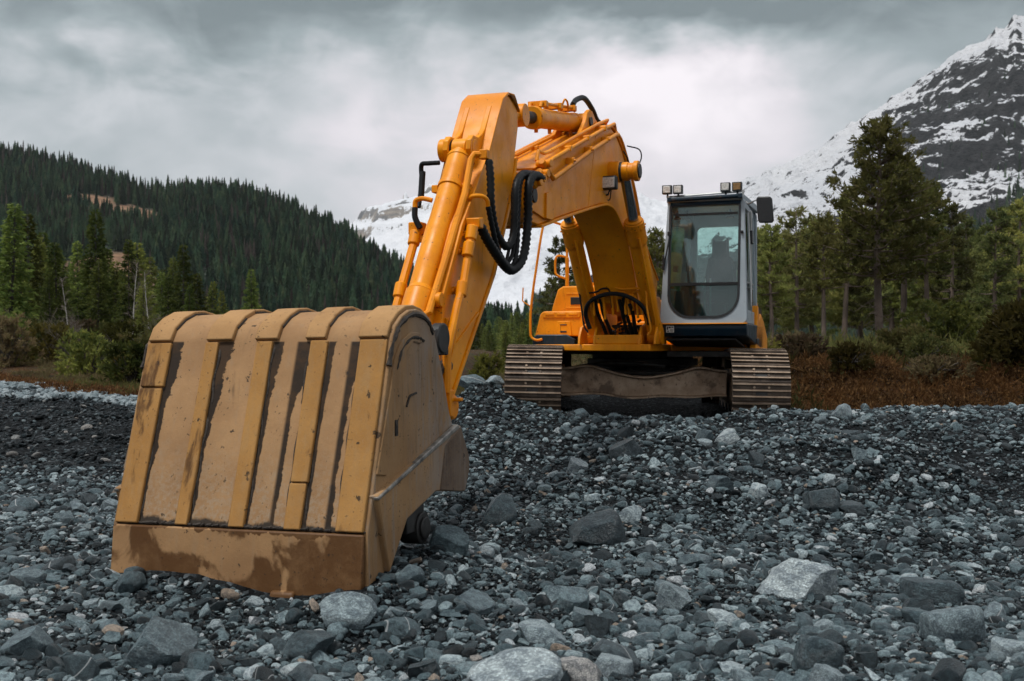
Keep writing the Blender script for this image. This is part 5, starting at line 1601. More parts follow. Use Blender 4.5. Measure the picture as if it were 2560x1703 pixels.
for (x, y, w, h, tl, k, lab) in NAMED:
    o = place_stone(x, y, w, h, tl, k, random.uniform(-.3, .3))
    o.name = 'boulder'
    q = lab.split(' ')
    mt = 'stone_slate' if ('dark' in q or 'black-grey' in q) and 'flat-topped' not in q and 'left' not in q else ('stone_light' if ('pale' in q[:4] or 'whitish' in q) else 'stone_mid')
    o.material_slots[0].link = 'OBJECT'; o.material_slots[0].material = M[mt]
    tag(o, lab, 'boulder')
TONE = (('dark slate-grey', 'stone_slate'), ('blue-grey', 'stone_mid'), ('blue-grey', 'stone_mid'), ('mottled grey', 'stone'), ('pale grey', 'stone_light'))
def zone(x, y):
    if y < 4.75: return 'along the lower picture edge'
    if y < 5.9: return 'in the gravel before the bucket teeth' if x < -.3 else 'in the foreground gravel on the open side'
    if x < -2.0: return 'in the gravel hollow beyond the far side of the bucket'
    if y > 9.3: return 'on the crest in front of the tracks'
    return 'on the slope between bucket side and tracks' if x < 1.0 else 'on the slope below the cab'
def cobble(x, y, w, h):
    o = place_stone(x, y, w, h, 0, random.randrange(10))
    nm, mt = random.choice(TONE)
    o.material_slots[0].link = 'OBJECT'; o.material_slots[0].material = M[mt]
    sz = 'large' if w > .13 else ('small' if w < .085 else 'middling')
    tag(o, '%s %s cobble lying %s' % (sz, nm, zone(x, y)), 'cobble', '%s %s cobbles %s' % (sz, nm, zone(x, y)))
    return o
for (x, y, w, h) in PLAIN: cobble(x, y, w, h)
def free(x, y, r, lst, f=.85):
    for (a, b, q) in lst:
        if (a - x) ** 2 + (b - y) ** 2 < ((q + r) * f) ** 2: return False
    return True
cnt = len(NAMED) + len(PLAIN)
tries = 0
while cnt < 296 and tries < 20000:
    tries += 1
    y = 3.9 + 8.2 * random.random() ** 1.35
    x = random.uniform(-.47, .47) * y
    w = .065 + .085 * random.random() ** 2.4 + (.025 if y < 5.6 else 0)
    if y > 8.5: w *= 1.15
    if bool(in_machine(np.array(x), np.array(y))) or not free(x, y, w / 2, taken, .8): continue
    if -1.9 < x < -.3 and 5.2 < y < 7.0 and abs((x - EX) * math.cos(TH) - (y - EY) * math.sin(TH)) < .86 and -8.86 < (x - EX) * math.sin(TH) + (y - EY) * math.cos(TH) < -7.4: continue
    if x < -2.6 and y > 9.3: continue
    cobble(x, y, w, w * random.uniform(.45, .78))
    cnt += 1

def field(n, y0, y1, p, amin, amax, d0, d1, dp, flat=(.32, .82), sink=.25, az=.50, keep=None):
    y = y0 + (y1 - y0) * rng.random(n) ** p
    x = rng.uniform(-az, az, n) * y
    d = d0 + (d1 - d0) * rng.random(n) ** dp
    ok = ~in_machine(x, y)
    if keep is not None: ok &= keep(x, y)
    x, y, d = x[ok], y[ok], d[ok]
    z = ground_h(x, y)
    n = len(x)
    f = rng.uniform(flat[0], flat[1], n)
    scl = np.stack([d / 2 * rng.uniform(.9, 1.25, n), d / 2 * rng.uniform(.7, 1.0, n), d / 2 * f], 1)
    gx_, gy_ = ground_slope_tilt(x, y)
    rot = np.stack([gy_ * .8 + rng.normal(0, .34, n), -gx_ * .8 + rng.normal(0, .34, n), rng.uniform(0, 6.28, n)], 1)
    return np.stack([x, y, z + d / 2 * f * sink + d * .10 * rng.random(n)], 1), rot, scl
patch = lambda x, y: fbm(x * .55, y * .55, 3, 90)
left_slope = lambda x, y: (x < -2.4 + .3 * patch(x, y)) & (y > 9.7 + 5.0 * patch(x, y) + 1.6 * rng.random(np.shape(x))) & (y < 15.5 - (x + 5) * .55)
gravel = lambda x, y: ~left_slope(x, y) & (y < 13.6 + 3 * (x > 4.5))
coarse = lambda x, y: gravel(x, y) & (patch(x, y) > -.16 - .10 * rng.random(len(x)))
sets = [('pebbles', PEB, [field(9500, 3.8, 13, 1.25, 0, 0, .034, .095, 2.2, keep=coarse)]),
        ('small_pebbles', SML, [field(25000, 3.8, 8.5, 1.15, 0, 0, .015, .044, 1.6, keep=gravel), field(22000, 7.5, 14.5, 1.0, 0, 0, .020, .050, 1.7, keep=gravel)]),
        ('gravel', DRK, [field(42000, 3.8, 14.5, 1.1, 0, 0, .014, .034, 1.3, keep=gravel), field(15000, 9.0, 18, 1.0, 0, 0, .03, .07, 2.2, keep=left_slope), field(2500, 9.0, 18, 1.0, 0, 0, .06, .13, 2.2, keep=left_slope)]),
        ('grit', GRT, [field(90000, 3.8, 9.5, 1.15, 0, 0, .009, .022, 1.0, sink=.5, keep=gravel), field(16000, 9.5, 17, 1.0, 0, 0, .014, .03, 1.0, sink=.4, keep=left_slope)])]
pale_zone = lambda x, y: (x < -2.2) & (y > 15.2 - (x + 5) * .55 + 1.5 * patch(x, y)) & (y < veg_line(x) + 1.2 * patch(x, y) + .8 * rng.random(len(x)))
sets.append(('pale_pebbles', PAL, [field(34000, 13.5, 26, 1.0, 0, 0, .045, .15, 2.4, keep=pale_zone)]))
LAB = {'pebbles': 'grey rounded river pebbles covering the ground', 'small_pebbles': 'small grey pebbles between the cobbles', 'gravel': 'dark slate gravel packed between the stones',
       'grit': 'fine black grit filling the gaps between the pebbles', 'pale_pebbles': 'pale cobbles on the raised terrace before the spruces'}
for nm, coll, parts in sets:
    P = np.concatenate([p[0] for p in parts]); Ro = np.concatenate([p[1] for p in parts]); S = np.concatenate([p[2] for p in parts])
    scatter(nm, P, Ro, S, coll, LAB[nm], nm.replace('_', ' '))

# ------------------------------------------------------------------ trees
def diamonds(P, D, S, l, w):
    """leaf-shaped faces: base, direction, side, length, half width"""
    n = len(P)
    l = np.asarray(l)[:, None]; w = np.asarray(w)[:, None]
    v = np.empty((n, 4, 3))
    v[:, 0] = P; v[:, 1] = P + D * l * .45 + S * w; v[:, 2] = P + D * l; v[:, 3] = P + D * l * .45 - S * w
    return v.reshape(-1, 3), np.arange(n * 4).reshape(-1, 4)
def unit(a): return a / np.maximum(np.linalg.norm(a, axis=1), 1e-9)[:, None]
def spruce(seed, mat, nb=150, ns=26, Rb=.19, lower=.06, thin=1.0):
    """unit-height spruce: crown mesh, trunk mesh"""
    r = np.random.default_rng(seed)
    P = []; D = []; LN = []; WD = []
    tk = MB(); 
    tk.tube([(0, 0, -.02), (0, 0, .3), (.004, .002, .65), (0, 0, .99)], [.014, .011, .007, .0012], 7)
    for i in range(nb):
        t = (i + r.random()) / nb
        z = lower + (1 - lower) * t ** .92
        az = i * 2.399 + r.normal(0, .3)
        L = (Rb * (1 - t) ** .82 * r.uniform(.62, 1.15) + .012)
        if r.random() < .07 * thin: continue
        sl = -.38 + .75 * t + r.normal(0, .12)
        o = np.array([math.cos(az), math.sin(az), 0])
        m_ = max(5, int(ns * (L / Rb) ** .8) + 3)
        s = r.uniform(.10, 1.0, m_)
        side = np.array([-o[1], o[0], 0])
        lat = r.normal(0, .20, m_) * L * (1.1 - s * .6)
        p = o * (s * L)[:, None] + side * lat[:, None]
        p[:, 2] = z + sl * L * s * (1 - .25 * s) - np.abs(lat) * .3 + r.normal(0, .006, m_)
        d = unit(o[None] * 1.0 + side[None] * np.sign(lat)[:, None] * r.uniform(.1, .9, m_)[:, None] + np.array([0, 0, 1.0]) * (sl * .6 + r.normal(-.25, .35, m_))[:, None])
        P.append(p); D.append(d); LN.append(r.uniform(.020, .046, m_) * (1.15 - .35 * t)); WD.append(r.uniform(.005, .011, m_))
        if L > .04: tk.tube([(0, 0, z), tuple(o * L * .5 + np.array([0, 0, z + sl * L * .45])), tuple(o * L * .92 + np.array([0, 0, z + sl * L * .72]))], [.0022, .0014, .0005], 3)
    P = np.concatenate(P); D = np.concatenate(D); LN = np.concatenate(LN); WD = np.concatenate(WD)
    S = unit(np.cross(D, r.normal(size=(len(P), 3))))
    v, f = diamonds(P, D, S, LN, WD)
    cm = fast_mesh('crown', v, f, mat)
    tm = bpy.data.meshes.new('trunk'); tm.from_pydata(tk.v, [], tk.f); tm.materials.append(M['dark_bark']); tm.update()
    tm.polygons.foreach_set('use_smooth', [True] * len(tm.polygons))
    return cm, tm
def pine(seed, mat, base=.36, nb=64, Rb=.26, tuft=13, dense=1.0, lean=.0, tl=.030, bark='bark', dead=14):
    r = np.random.default_rng(seed)
    tk = MB()
    bx_, by_ = lean, r.normal(0, .01)
    def ax(z): return np.array([bx_ * z * z + .006 * math.sin(z * 7 + seed), by_ * z, z])
    tk.tube([tuple(ax(z)) for z in np.linspace(-.02, 1, 12)], [.0185 * (1 - z) ** .8 + .0012 for z in np.linspace(0, 1, 12)], 8)
    C = []; O = []
    for i in range(nb):
        nw = max(8, nb // 6)
        t = (math.floor(i / nb * nw) + .5 + r.normal(0, .16)) / nw
        t = min(.995, max(.01, t))
        z = base + (.985 - base) * t
        az = i * 2.399 + r.normal(0, .45)
        prof = (min(1, (t + .12) / .34) ** .6) * (1 - t) ** .72 * 1.12 + .085
        L = Rb * prof * r.uniform(.5, 1.18)
        sl = -.16 + .62 * t + r.normal(0, .09)
        o = np.array([math.cos(az), math.sin(az), 0]); side = np.array([-o[1], o[0], 0])
        bend = r.normal(0, .18)
        pts = [ax(z) + o * L * s + side * bend * L * s * s + np.array([0, 0, L * (sl * s + .22 * s * s)]) for s in (0, .35, .7, 1)]
        tk.tube([tuple(p) for p in pts], [.0055 * (1.1 - t) + .001, .0036 * (1.1 - t) + .0008, .0018, .0008], 4)
        k = max(3, int((5 + 13 * (L / Rb)) * dense))
        for q in range(k):
            s = r.uniform(.32, 1.0)
            c = ax(z) + o * L * s + side * (bend * s * s * L + r.normal(0, .16) * L * (1.15 - s * .55)) + np.array([0, 0, L * (sl * s + .22 * s * s) + r.normal(.010, .008)])
            C.append(c); O.append(o * .7 + side * r.normal(0, .5) + np.array([0, 0, .75]))
            if q % 3 == 0:
                a = pts[2] if s > .6 else pts[1]
                tk.tube([tuple(a), tuple((a + c) / 2 + np.array([0, 0, -.004])), tuple(c)], [.0014, .001, .0006], 3)
    for i in range(dead):                                   # dead snags below the crown
        z = r.uniform(base * .35, base * 1.15); az = r.uniform(0, 6.28); L = r.uniform(.04, .12)
        o = np.array([math.cos(az), math.sin(az), r.normal(-.1, .25)])
        tk.tube([tuple(ax(z)), tuple(ax(z) + o * L * .5), tuple(ax(z) + o * L + np.array([0, 0, r.normal(-.01, .02)]))], [.0022, .0014, .0004], 3)
    C = np.array(C); O = unit(np.array(O))
    n = len(C)
    C = np.repeat(C, tuft, 0); O = np.repeat(O, tuft, 0)
    D = unit(O * .75 + r.normal(0, .62, (n * tuft, 3)))
    P = C + r.normal(0, .006, C.shape)
    S = unit(np.cross(D, r.normal(size=D.shape)))
    v, f = diamonds(P, D, S, r.uniform(tl * .7, tl * 1.3, len(P)), r.uniform(tl * .12, tl * .22, len(P)))
    cm = fast_mesh('crown', v, f, mat)
    tm = bpy.data.meshes.new('trunk'); tm.from_pydata(tk.v, [], tk.f); tm.materials.append(M[bark]); tm.update()
    tm.polygons.foreach_set('use_smooth', [True] * len(tm.polygons))
    return cm, tm
def bare(seed, mat, H=1.0, depth=5, spread=.55, stems=1, up=.35, r0=.012, kids=(2, 4), trunk=.28):
    r = random.Random(seed)
    m = MB()
    def grow(p, d, L, rad, k):
        n = 3
        pts = [p]; q = p; dd = d
        for i in range(n):
            dd = (dd + Vector((r.gauss(0, .12), r.gauss(0, .12), r.gauss(0, .08) + .04))).normalized()
            q = q + dd * (L / n); pts.append(q)
        m.tube([tuple(x) for x in pts], [rad * (1 - .14 * i) for i in range(n + 1)], 5 if k == depth else 3, cap=False)
        if k == 0: return
        for i in range(r.randint(*kids)):
            f = r.uniform(.35, 1.0)
            b = pts[min(n, int(f * n))] if f < .95 else pts[-1]
            nd = (dd + Vector((r.gauss(0, spread), r.gauss(0, spread), r.gauss(up * .3, spread * .6)))).normalized()
            grow(b, nd, L * r.uniform(.5, .78), rad * r.uniform(.45, .65), k - 1)
    for s in range(stems):
        a = r.uniform(0, 6.28)
        grow(Vector((r.gauss(0, .03), r.gauss(0, .03), -.01)), Vector((math.cos(a) * up * .6 * (stems > 1), math.sin(a) * up * .6 * (stems > 1), 1)).normalized(), trunk * H, r0, depth)
    me = bpy.data.meshes.new('branches'); me.from_pydata(m.v, [], m.f); me.materials.append(mat); me.update()
    return me

SPR = [spruce(i, M['spruce'], 170, 30, .17 + .02 * (i % 3), .05 + .05 * (i % 2)) for i in range(5)]
PIN = [pine(40 + i, M['pine' if i % 3 else 'dark_pine'], .34 + .07 * (i % 3), 46, .20 + .03 * (i % 2), 10, .62, .02 * (i % 3 - 1), .034) for i in range(5)]
MAIN = pine(77, M['pine'], .34, 108, .28, 12, .85, .0, .025, dead=40)

def plant_tree(name, meshes, x, y, H, label, cat, group=None, rz=None, wide=1.0):
    z = float(ground_h(x, y))
    t = empty(name, (x, y, z - .05))
    t.rotation_euler = (random.gauss(0, .015), random.gauss(0, .015), random.uniform(0, 6.28) if rz is None else rz)
    t.scale = (H * wide, H * wide, H)
    link_mesh('crown', meshes[0], t); link_mesh('trunk', meshes[1], t)
    return tag(t, label, cat, group)
LEFT = [(-23.0, 52, 7.2, 'yellow-green spruce at the picture edge, tallest of the near row by the bare shrubs'), (-25.4, 60, 7.7, 'dark spruce second from the picture edge above the bare shrubs'),
        (-29.8, 75, 7.0, None), (-20.1, 55, 7.2, 'tall slim spruce with long bare trunk before the brown earth slip'), (-24.4, 70, 6.1, None), (-16.8, 50, 5.3, 'pale green spruce, front one of the close pair beside the birches'),
        (-18.3, 56, 5.9, 'pale green spruce, rear one of the close pair beside the birches'), (-24.6, 80, 6.0, None), (-19.1, 64, 5.9, None), (-15.0, 52, 5.2, 'dark broad spruce just left of the bucket top'), (-16.6, 60, 4.7, None),
        (-16.4, 62, 4.4, None), (-12.8, 56, 4.5, 'small lone spruce rising behind the middle of the bucket'), (-23.2, 50, 6.4, None), (-35.0, 85, 9.0, None), (-34.3, 90, 8.9, None), (-20.3, 80, 4.8, None), (-28.5, 90, 7.6, None), (-42.1, 95, 8.6, None), (-29.8, 84, 7.8, None),
        (-21.6, 54, 5.6, None), (-24.6, 57, 5.2, None), (-18.9, 52, 4.6, None), (-22.4, 62, 6.4, None), (-20.9, 60, 4.9, None), (-17.6, 58, 4.4, None), (-26.2, 63, 6.9, None), (-15.9, 49, 3.4, None), (-14.2, 50, 3.3, None), (-19.9, 49, 3.9, None), (-22.9, 47, 3.7, None), (-13.6, 60, 3.6, None)]
for i, (x, y, H, lab) in enumerate(LEFT):
    plant_tree('spruce_tree', SPR[i % 5], x, y, H, lab or 'dark green spruce in the row behind the gravel terrace', 'spruce tree', None if lab else 'spruces behind the gravel terrace', wide=random.uniform(.85, 1.15))
RIGHT = [(16.1, 50, 10.4, 'tall broad-crowned pine with reddish bare trunk, highest tree beside the cab'), (10.5, 46, 5.7, 'slim pine close beside the cab mirror'), (15.9, 58, 7.5, 'pine with straight grey trunk between the cab and the tall pine'),
         (22.0, 52, 6.8, 'dark dense pine with rounded top near the picture edge above the juniper'), (17.5, 70, 7.6, None), (21.9, 75, 9.1, None), (22.7, 66, 9.6, None), (21.9, 60, 7.5, None), (24.8, 64, 7.1, None), (32.1, 80, 8.0, None), (25.8, 58, 6.5, None),
         (20.3, 85, 7.8, None), (25.0, 95, 9.3, None), (32.0, 90, 9.5, None), (37.6, 100, 9.8, None), (41.1, 100, 9.1, None), (39.2, 90, 9.8, None), (15.4, 70, 6.6, None), (28.4, 85, 10.2, None), (29.1, 95, 10.0, None)]
for i, (x, y, H, lab) in enumerate(RIGHT):
    H = H if lab else H * 1.22
    plant_tree('pine_tree', MAIN if i == 0 else PIN[(i * 3 + 1) % 5], x, y, H, lab or 'slender pine in the thicket behind the rusty grass bank', 'pine tree', None if lab else 'pines in the thicket behind the grass bank')
for i, (x, y, H, lab) in enumerate([(2.5, 60, 6.2, 'dark gnarled pine seen between the handrail and the boom'), (2.6, 75, 5.7, 'small pine behind the dark gnarled pine by the handrail'), (8.4, 66, 7.5, 'pine top showing between boom and cab'), (.7, 45, 2.2, 'small spruce beside the fuel tank handrail'), (.4, 60, 2.2, 'low spruce behind the track below the handrail'), (-.4, 70, 2.3, 'low spruce between arm and track'), (4.8, 80, 6.0, 'pine hidden mostly by the boom cylinders')]):
    sp = 'spruce' in lab
    plant_tree('spruce_tree' if sp else 'pine_tree', SPR[i % 5] if sp else PIN[0 if i < 2 else i % 5], x, y, H, lab, 'spruce tree' if sp else 'pine tree')

BARE = [bare(5 + i, M['twig'], 1.0, 5, .50, 10, .60, .010, (2, 4), .36) for i in range(3)]
def birch_meshes(seed):
    r = random.Random(seed); m = MB(); tw = MB()
    ax = lambda z: Vector((.02 * math.sin(z * 4 + seed), .015 * math.sin(z * 5 + 2 * seed), z))
    m.tube([tuple(ax(k / 10)) for k in range(11)], [.0115 * (1 - .085 * k) for k in range(11)], 6)
    for i in range(46):
        z = r.uniform(.25, 1.0); a = r.uniform(0, 6.28); L = r.uniform(.06, .20) * (1.25 - z * .7)
        d = Vector((math.cos(a), math.sin(a), r.uniform(.5, 1.2))).normalized()
        p = ax(z); q = p + d * L * .5 + Vector((0, 0, .01)); e = p + d * L + Vector((0, 0, -.02))
        tw.tube([tuple(p), tuple(q), tuple(e)], [.0026, .0017, .0007], 3, cap=False)
        for k in range(3):
            d2 = (d + Vector((r.gauss(0, .5), r.gauss(0, .5), r.gauss(0, .4)))).normalized()
            tw.tube([tuple(q), tuple(q + d2 * L * .5)], [.0012, .0005], 3, cap=False)
    out = []
    for nm, mm, mt in (('trunk', m, M['birch']), ('twigs', tw, M['twig'])):
        me = bpy.data.meshes.new(nm); me.from_pydata(mm.v, [], mm.f); me.materials.append(mt); me.update(); out.append(me)
    return out
BIRCH = [birch_meshes(3), birch_meshes(8)]
for i, (x, y, H, lab) in enumerate([(-19.0, 44, 2.9, 'pale bare shrub with upright grey stems at the picture edge'), (-18.4, 41, 2.2, 'grey leafless bush below the yellow-green spruce'), (-17.2, 42, 2.2, 'thin bare shrub at the foot of the slim spruce'), (-15.8, 40, 2.0, 'brown leafless bush between terrace and slim spruce'),
                                    (-13.6, 41, 1.8, 'leafless bush at the foot of the birches'), (-12.4, 40, 2.2, 'bare brown bush touching the bucket edge'), (11.4, 24, 1.0, 'bare brown shrub on the grass bank beside the track'), (16.5, 27, 1.6, 'dry twiggy bush on the bank under the tall pine')]):
    o = link_mesh('bare_shrub', BARE[i % 3]); o.location = (x, y, float(ground_h(x, y)) - .02); o.scale = (H, H, H); o.rotation_euler = (0, 0, i * 1.7)
    tag(o, lab, 'bare shrub')
for i in range(16):
    y = random.uniform(30, 42); x = random.uniform(-.49, -.27) * y; H = random.uniform(.9, 2.0)
    o = link_mesh('bare_shrub', BARE[i % 3]); o.location = (x, y, float(ground_h(x, y)) - .02); o.scale = (H, H, H); o.rotation_euler = (0, 0, i * 1.3)
    tag(o, 'low leafless shrub in the brush along the terrace edge below the spruces', 'bare shrub', 'leafless shrubs along the terrace edge')
for i, (x, y, H, ln, lab) in enumerate([(-14.8, 44.5, 3.9, .03, 'white-stemmed birch standing straight before the spruces'), (-14.3, 44.8, 3.6, .16, 'white-stemmed birch leaning towards the bucket'), (-17.6, 45, 3.4, .05, 'thin bare birch before the tall slim spruce')]):
    o = empty('birch_tree'); link_mesh('trunk', BIRCH[i % 2][0], o); link_mesh('twigs', BIRCH[i % 2][1], o); o.location = (x, y, float(ground_h(x, y)) - .02); o.scale = (H, H, H); o.rotation_euler = (0, ln, i * 2.1)
    tag(o, lab, 'birch tree')

# thicker woods further back, read as one mass
def coll_of(trees, name):
    meshes = []
    for k, (c, t) in enumerate(trees):
        nv = len(c.vertices); a = np.empty(nv * 3); c.vertices.foreach_get('co', a)
        me = c.copy(); meshes.append(me)
    return off_scene(name, meshes)
def tree_scatter(name, x, y, z, H, coll, label, wide=1.0):
    n = len(x)
    rot = np.stack([rng.normal(0, .02, n), rng.normal(0, .02, n), rng.uniform(0, 6.28, n)], 1)
    w = H * rng.uniform(.8, 1.2, n) * wide
    return scatter(name, np.stack([x, y, z], 1), rot, np.stack([w, w, H], 1), coll, label, 'forest')
SC = coll_of(SPR, 'spruce_shapes'); PC = coll_of(PIN, 'pine_shapes')
n = 330
y = rng.uniform(75, 240, n); x = rng.uniform(.215, .62, n) * y
tree_scatter('forest', x, y, ground_h(x, y) - .3, (.072 + .046 * rng.random(n)) * y ** .98, PC, 'dense pine wood behind the thicket by the cab')
n = 380
y = rng.uniform(88, 330, n); x = rng.uniform(-.60, -.30, n) * y
tree_scatter('forest', x, y, ground_h(x, y) - .3, (.045 + .04 * rng.random(n)) * y ** .97, SC, 'dark spruce wood at the foot of the hill')
n = 260
y = rng.uniform(110, 420, n); x = rng.uniform(-.30, .18, n) * y
tree_scatter('forest', x, y, ground_h(x, y) - .3, (.016 + .020 * rng.random(n)) * y, SC, 'low distant conifers along the valley floor', 1.25)

def far_tree(seed, mat):
    r = np.random.default_rng(seed); m = MB()
    m.tube([(0, 0, -.05), (0, 0, .5)], [.012, .008], 4, cap=False)
    nl = 9
    for i in range(nl):
        t = i / nl; z0 = .10 + .90 * t ** .95; z1 = z0 + .20 * (1 - t * .45)
        R0 = .155 * (1 - t) ** .85 * r.uniform(.85, 1.15) + .012; k = 9
        vs = []
        for j in range(k * 2):
            a = j / (2 * k) * 6.283 + r.normal(0, .1); q = R0 * (r.uniform(.85, 1.25) if j % 2 else r.uniform(.35, .65))
            vs.append((q * math.cos(a), q * math.sin(a), z0 - (.035 if j % 2 else -.015) + r.normal(0, .008)))
        vs.append((0, 0, min(z1, 1.0)))
        m.add(vs, [(j, (j + 1) % (2 * k), 2 * k) for j in range(2 * k)])
    me = bpy.data.meshes.new('far_conifer'); me.from_pydata(m.v, [], m.f); me.materials.append(mat); me.update()
    return me
FAR = off_scene('far_conifer_shapes', [far_tree(i, M['far_needles']) for i in range(6)])
LAR = off_scene('far_larch_shapes', [far_tree(20 + i, M['larch']) for i in range(4)])
n = 30000
y = rng.uniform(470, 1240, n) ; x = rng.uniform(-.60, .10, n) * y
ok = (y < hill_yr(x / y) + 25) & (clear_mask(x, y) < .25 + .3 * rng.random(n)) & (hill_h(x, y) > -1) & (x / y < .03 + .05 * rng.random(n))
ok &= rng.random(n) < (.35 + .65 * sst(y, 500, 900)) * (.55 + .9 * sst(fbm(x * .013, y * .013, 4, 79), -.15, .12))
x, y = x[ok], y[ok]
bt = rng.random(len(x)) < .07 + .12 * (fbm(x * .008, y * .008, 3, 73) > .12)
tree_scatter('hillside_larches', x[bt], y[bt], hill_h(x[bt], y[bt]) - .6, rng.uniform(12, 22, bt.sum()), LAR, 'grey-brown bare larches dotted through the hillside forest', .6)
x, y = x[~bt], y[~bt]
tree_scatter('hillside_forest', x, y, hill_h(x, y) - .6, (8 + 14 * rng.random(len(x)) ** 1.3) * (1 + .5 * fbm(x * .01, y * .01, 3, 71)), FAR, 'dark spruce forest covering the hill behind the bucket')
# woods climbing the foot of the snowy mountain
A_, T_, X_, Z_ = RG
idx = rng.integers(0, A_.size, 26000)
xx, yy, zz, aa = X_.ravel()[idx], T_.ravel()[idx], Z_.ravel()[idx], A_.ravel()[idx]
xx = xx + rng.normal(0, 2, len(xx))
el = zz / yy
pxd = aa * DF + 1178.5
lim = np.interp(pxd, [1650, 1760, 1900, 2050, 2200, 2300, 2400, 2600], [.045, .075, .12, .10, .105, .125, .17, .2])
ok = (el < lim * (1 + .5 * fbm(xx * .004, yy * .004, 4, 81)) - .0) & (rng.random(len(xx)) < .8)
x1, y1, z1 = xx[ok], yy[ok], zz[ok]
brown = (aa[ok] * DF + 1178.5 < 1960 + rng.normal(0, 60, ok.sum())) & (z1 / y1 > .095)
tree_scatter('mountain_forest', x1[~brown], y1[~brown], z1[~brown] - 1, rng.uniform(14, 26, (~brown).sum()), FAR, 'dark conifers on the lower slope of the snowy mountain')
tree_scatter('larch_forest', x1[brown], y1[brown], z1[brown] - 1, rng.uniform(14, 24, brown.sum()), LAR, 'brown bare larches along the foot of the snow slope', .9)
ok = (el > lim) & (el < lim + .11) & (pxd > 2050) & (rng.random(len(xx)) < .10 * (fbm(xx * .006, yy * .006, 3, 83) > .05))
tree_scatter('cliff_trees', xx[ok], yy[ok], zz[ok] - 1, rng.uniform(10, 18, ok.sum()), FAR, 'scattered dark conifers clinging to the snowy cliffs', .8)

# ------------------------------------------------------------------ undergrowth, grass bank, junipers
def blades(name, x, y, z, L, w, mat, label, cat, spread=.6, per=7, up=.8):
    n = len(x); N = n * per
    P = np.stack([np.repeat(x, per), np.repeat(y, per), np.repeat(z, per)], 1)
    P[:, :2] += rng.normal(0, .05, (N, 2)) * np.repeat(L, per)[:, None]
    D = unit(rng.normal(0, spread, (N, 3)) + np.array([0, 0, up]))
    S = unit(np.cross(D, rng.normal(size=D.shape)))
    ln = np.repeat(L, per) * rng.uniform(.5, 1.2, N)
    v, f = diamonds(P, D, S, ln, np.repeat(w, per) * rng.uniform(.6, 1.2, N))
    o = link_mesh(name, fast_mesh(name, v, f, mat))
    return tag(o, label, cat, None, 'stuff')
n = 14000
x = rng.uniform(1.8, 15, n); y = 17.9 + 5.5 * rng.random(n) ** .85
k = (fbm(x * .9, y * .9, 3, 15) > -.32) & (ground_cover(x, y)[0] > .35)
x, y = x[k], y[k]
blades('dry_grass', x, y, ground_h(x, y), rng.uniform(.10, .30, len(x)), rng.uniform(.010, .022, len(x)), M['rust_grass'], 'rusty orange grass hanging over the bank behind the track', 'dry grass', .6, 8, .15)
n = 7000
x = rng.uniform(1.8, 17, n); y = rng.uniform(18.6, 30, n); k = fbm(x * .5, y * .5, 3, 35) > -.02; x, y = x[k], y[k]
blades('heather', x, y, ground_h(x, y), rng.uniform(.10, .34, len(x)), rng.uniform(.012, .03, len(x)), M['under'], 'dark heather and low green growth on top of the bank', 'heather', .9, 10, .5)
n = 24000
y = rng.uniform(16.8, 46, n); x = rng.uniform(-.54, .18, n) * y
k = (fbm(x * .35, y * .35, 3, 36) > -.12) & (y > veg_line(x) + .4) & ((x < -2) | (y > 25)) & (x < -2 + y * .15); x, y = x[k], y[k]
g_ = fbm(x * .2, y * .2, 3, 38) > .0
hg = rng.uniform(.10, .40, len(x)) * (.5 + sst(y, 26, 38))
blades('undergrowth', x[g_], y[g_], ground_h(x[g_], y[g_]), hg[g_], rng.uniform(.008, .022, g_.sum()), M['under'], 'green undergrowth below the spruces', 'undergrowth', .8, 11, .6)
blades('dry_brush', x[~g_], y[~g_], ground_h(x[~g_], y[~g_]), hg[~g_], rng.uniform(.005, .013, (~g_).sum()), M['brush'], 'brown brush and dead bracken below the spruces', 'dry brush', .8, 11, .6)
n = 1500
x = rng.uniform(-11.5, -4.6, n); y = veg_line(x) + rng.uniform(-.1, 1.1, n)
blades('dry_grass', x, y, ground_h(x, y), rng.uniform(.06, .17, n), rng.uniform(.008, .016, n), M['rust_grass'], 'rusty grass strip along the top of the gravel terrace', 'dry grass', .5, 9, .5)
n = 5200
y = rng.uniform(30, 130, n); x = rng.uniform(.17, .56, n) * y
blades('thicket', x, y, ground_h(x, y), rng.uniform(.2, 1.0, n) * (.6 + y / 70), rng.uniform(.03, .07, n) * (.6 + y / 70), M['under'], 'dark thicket between the pine trunks', 'thicket', .9, 12, .6)
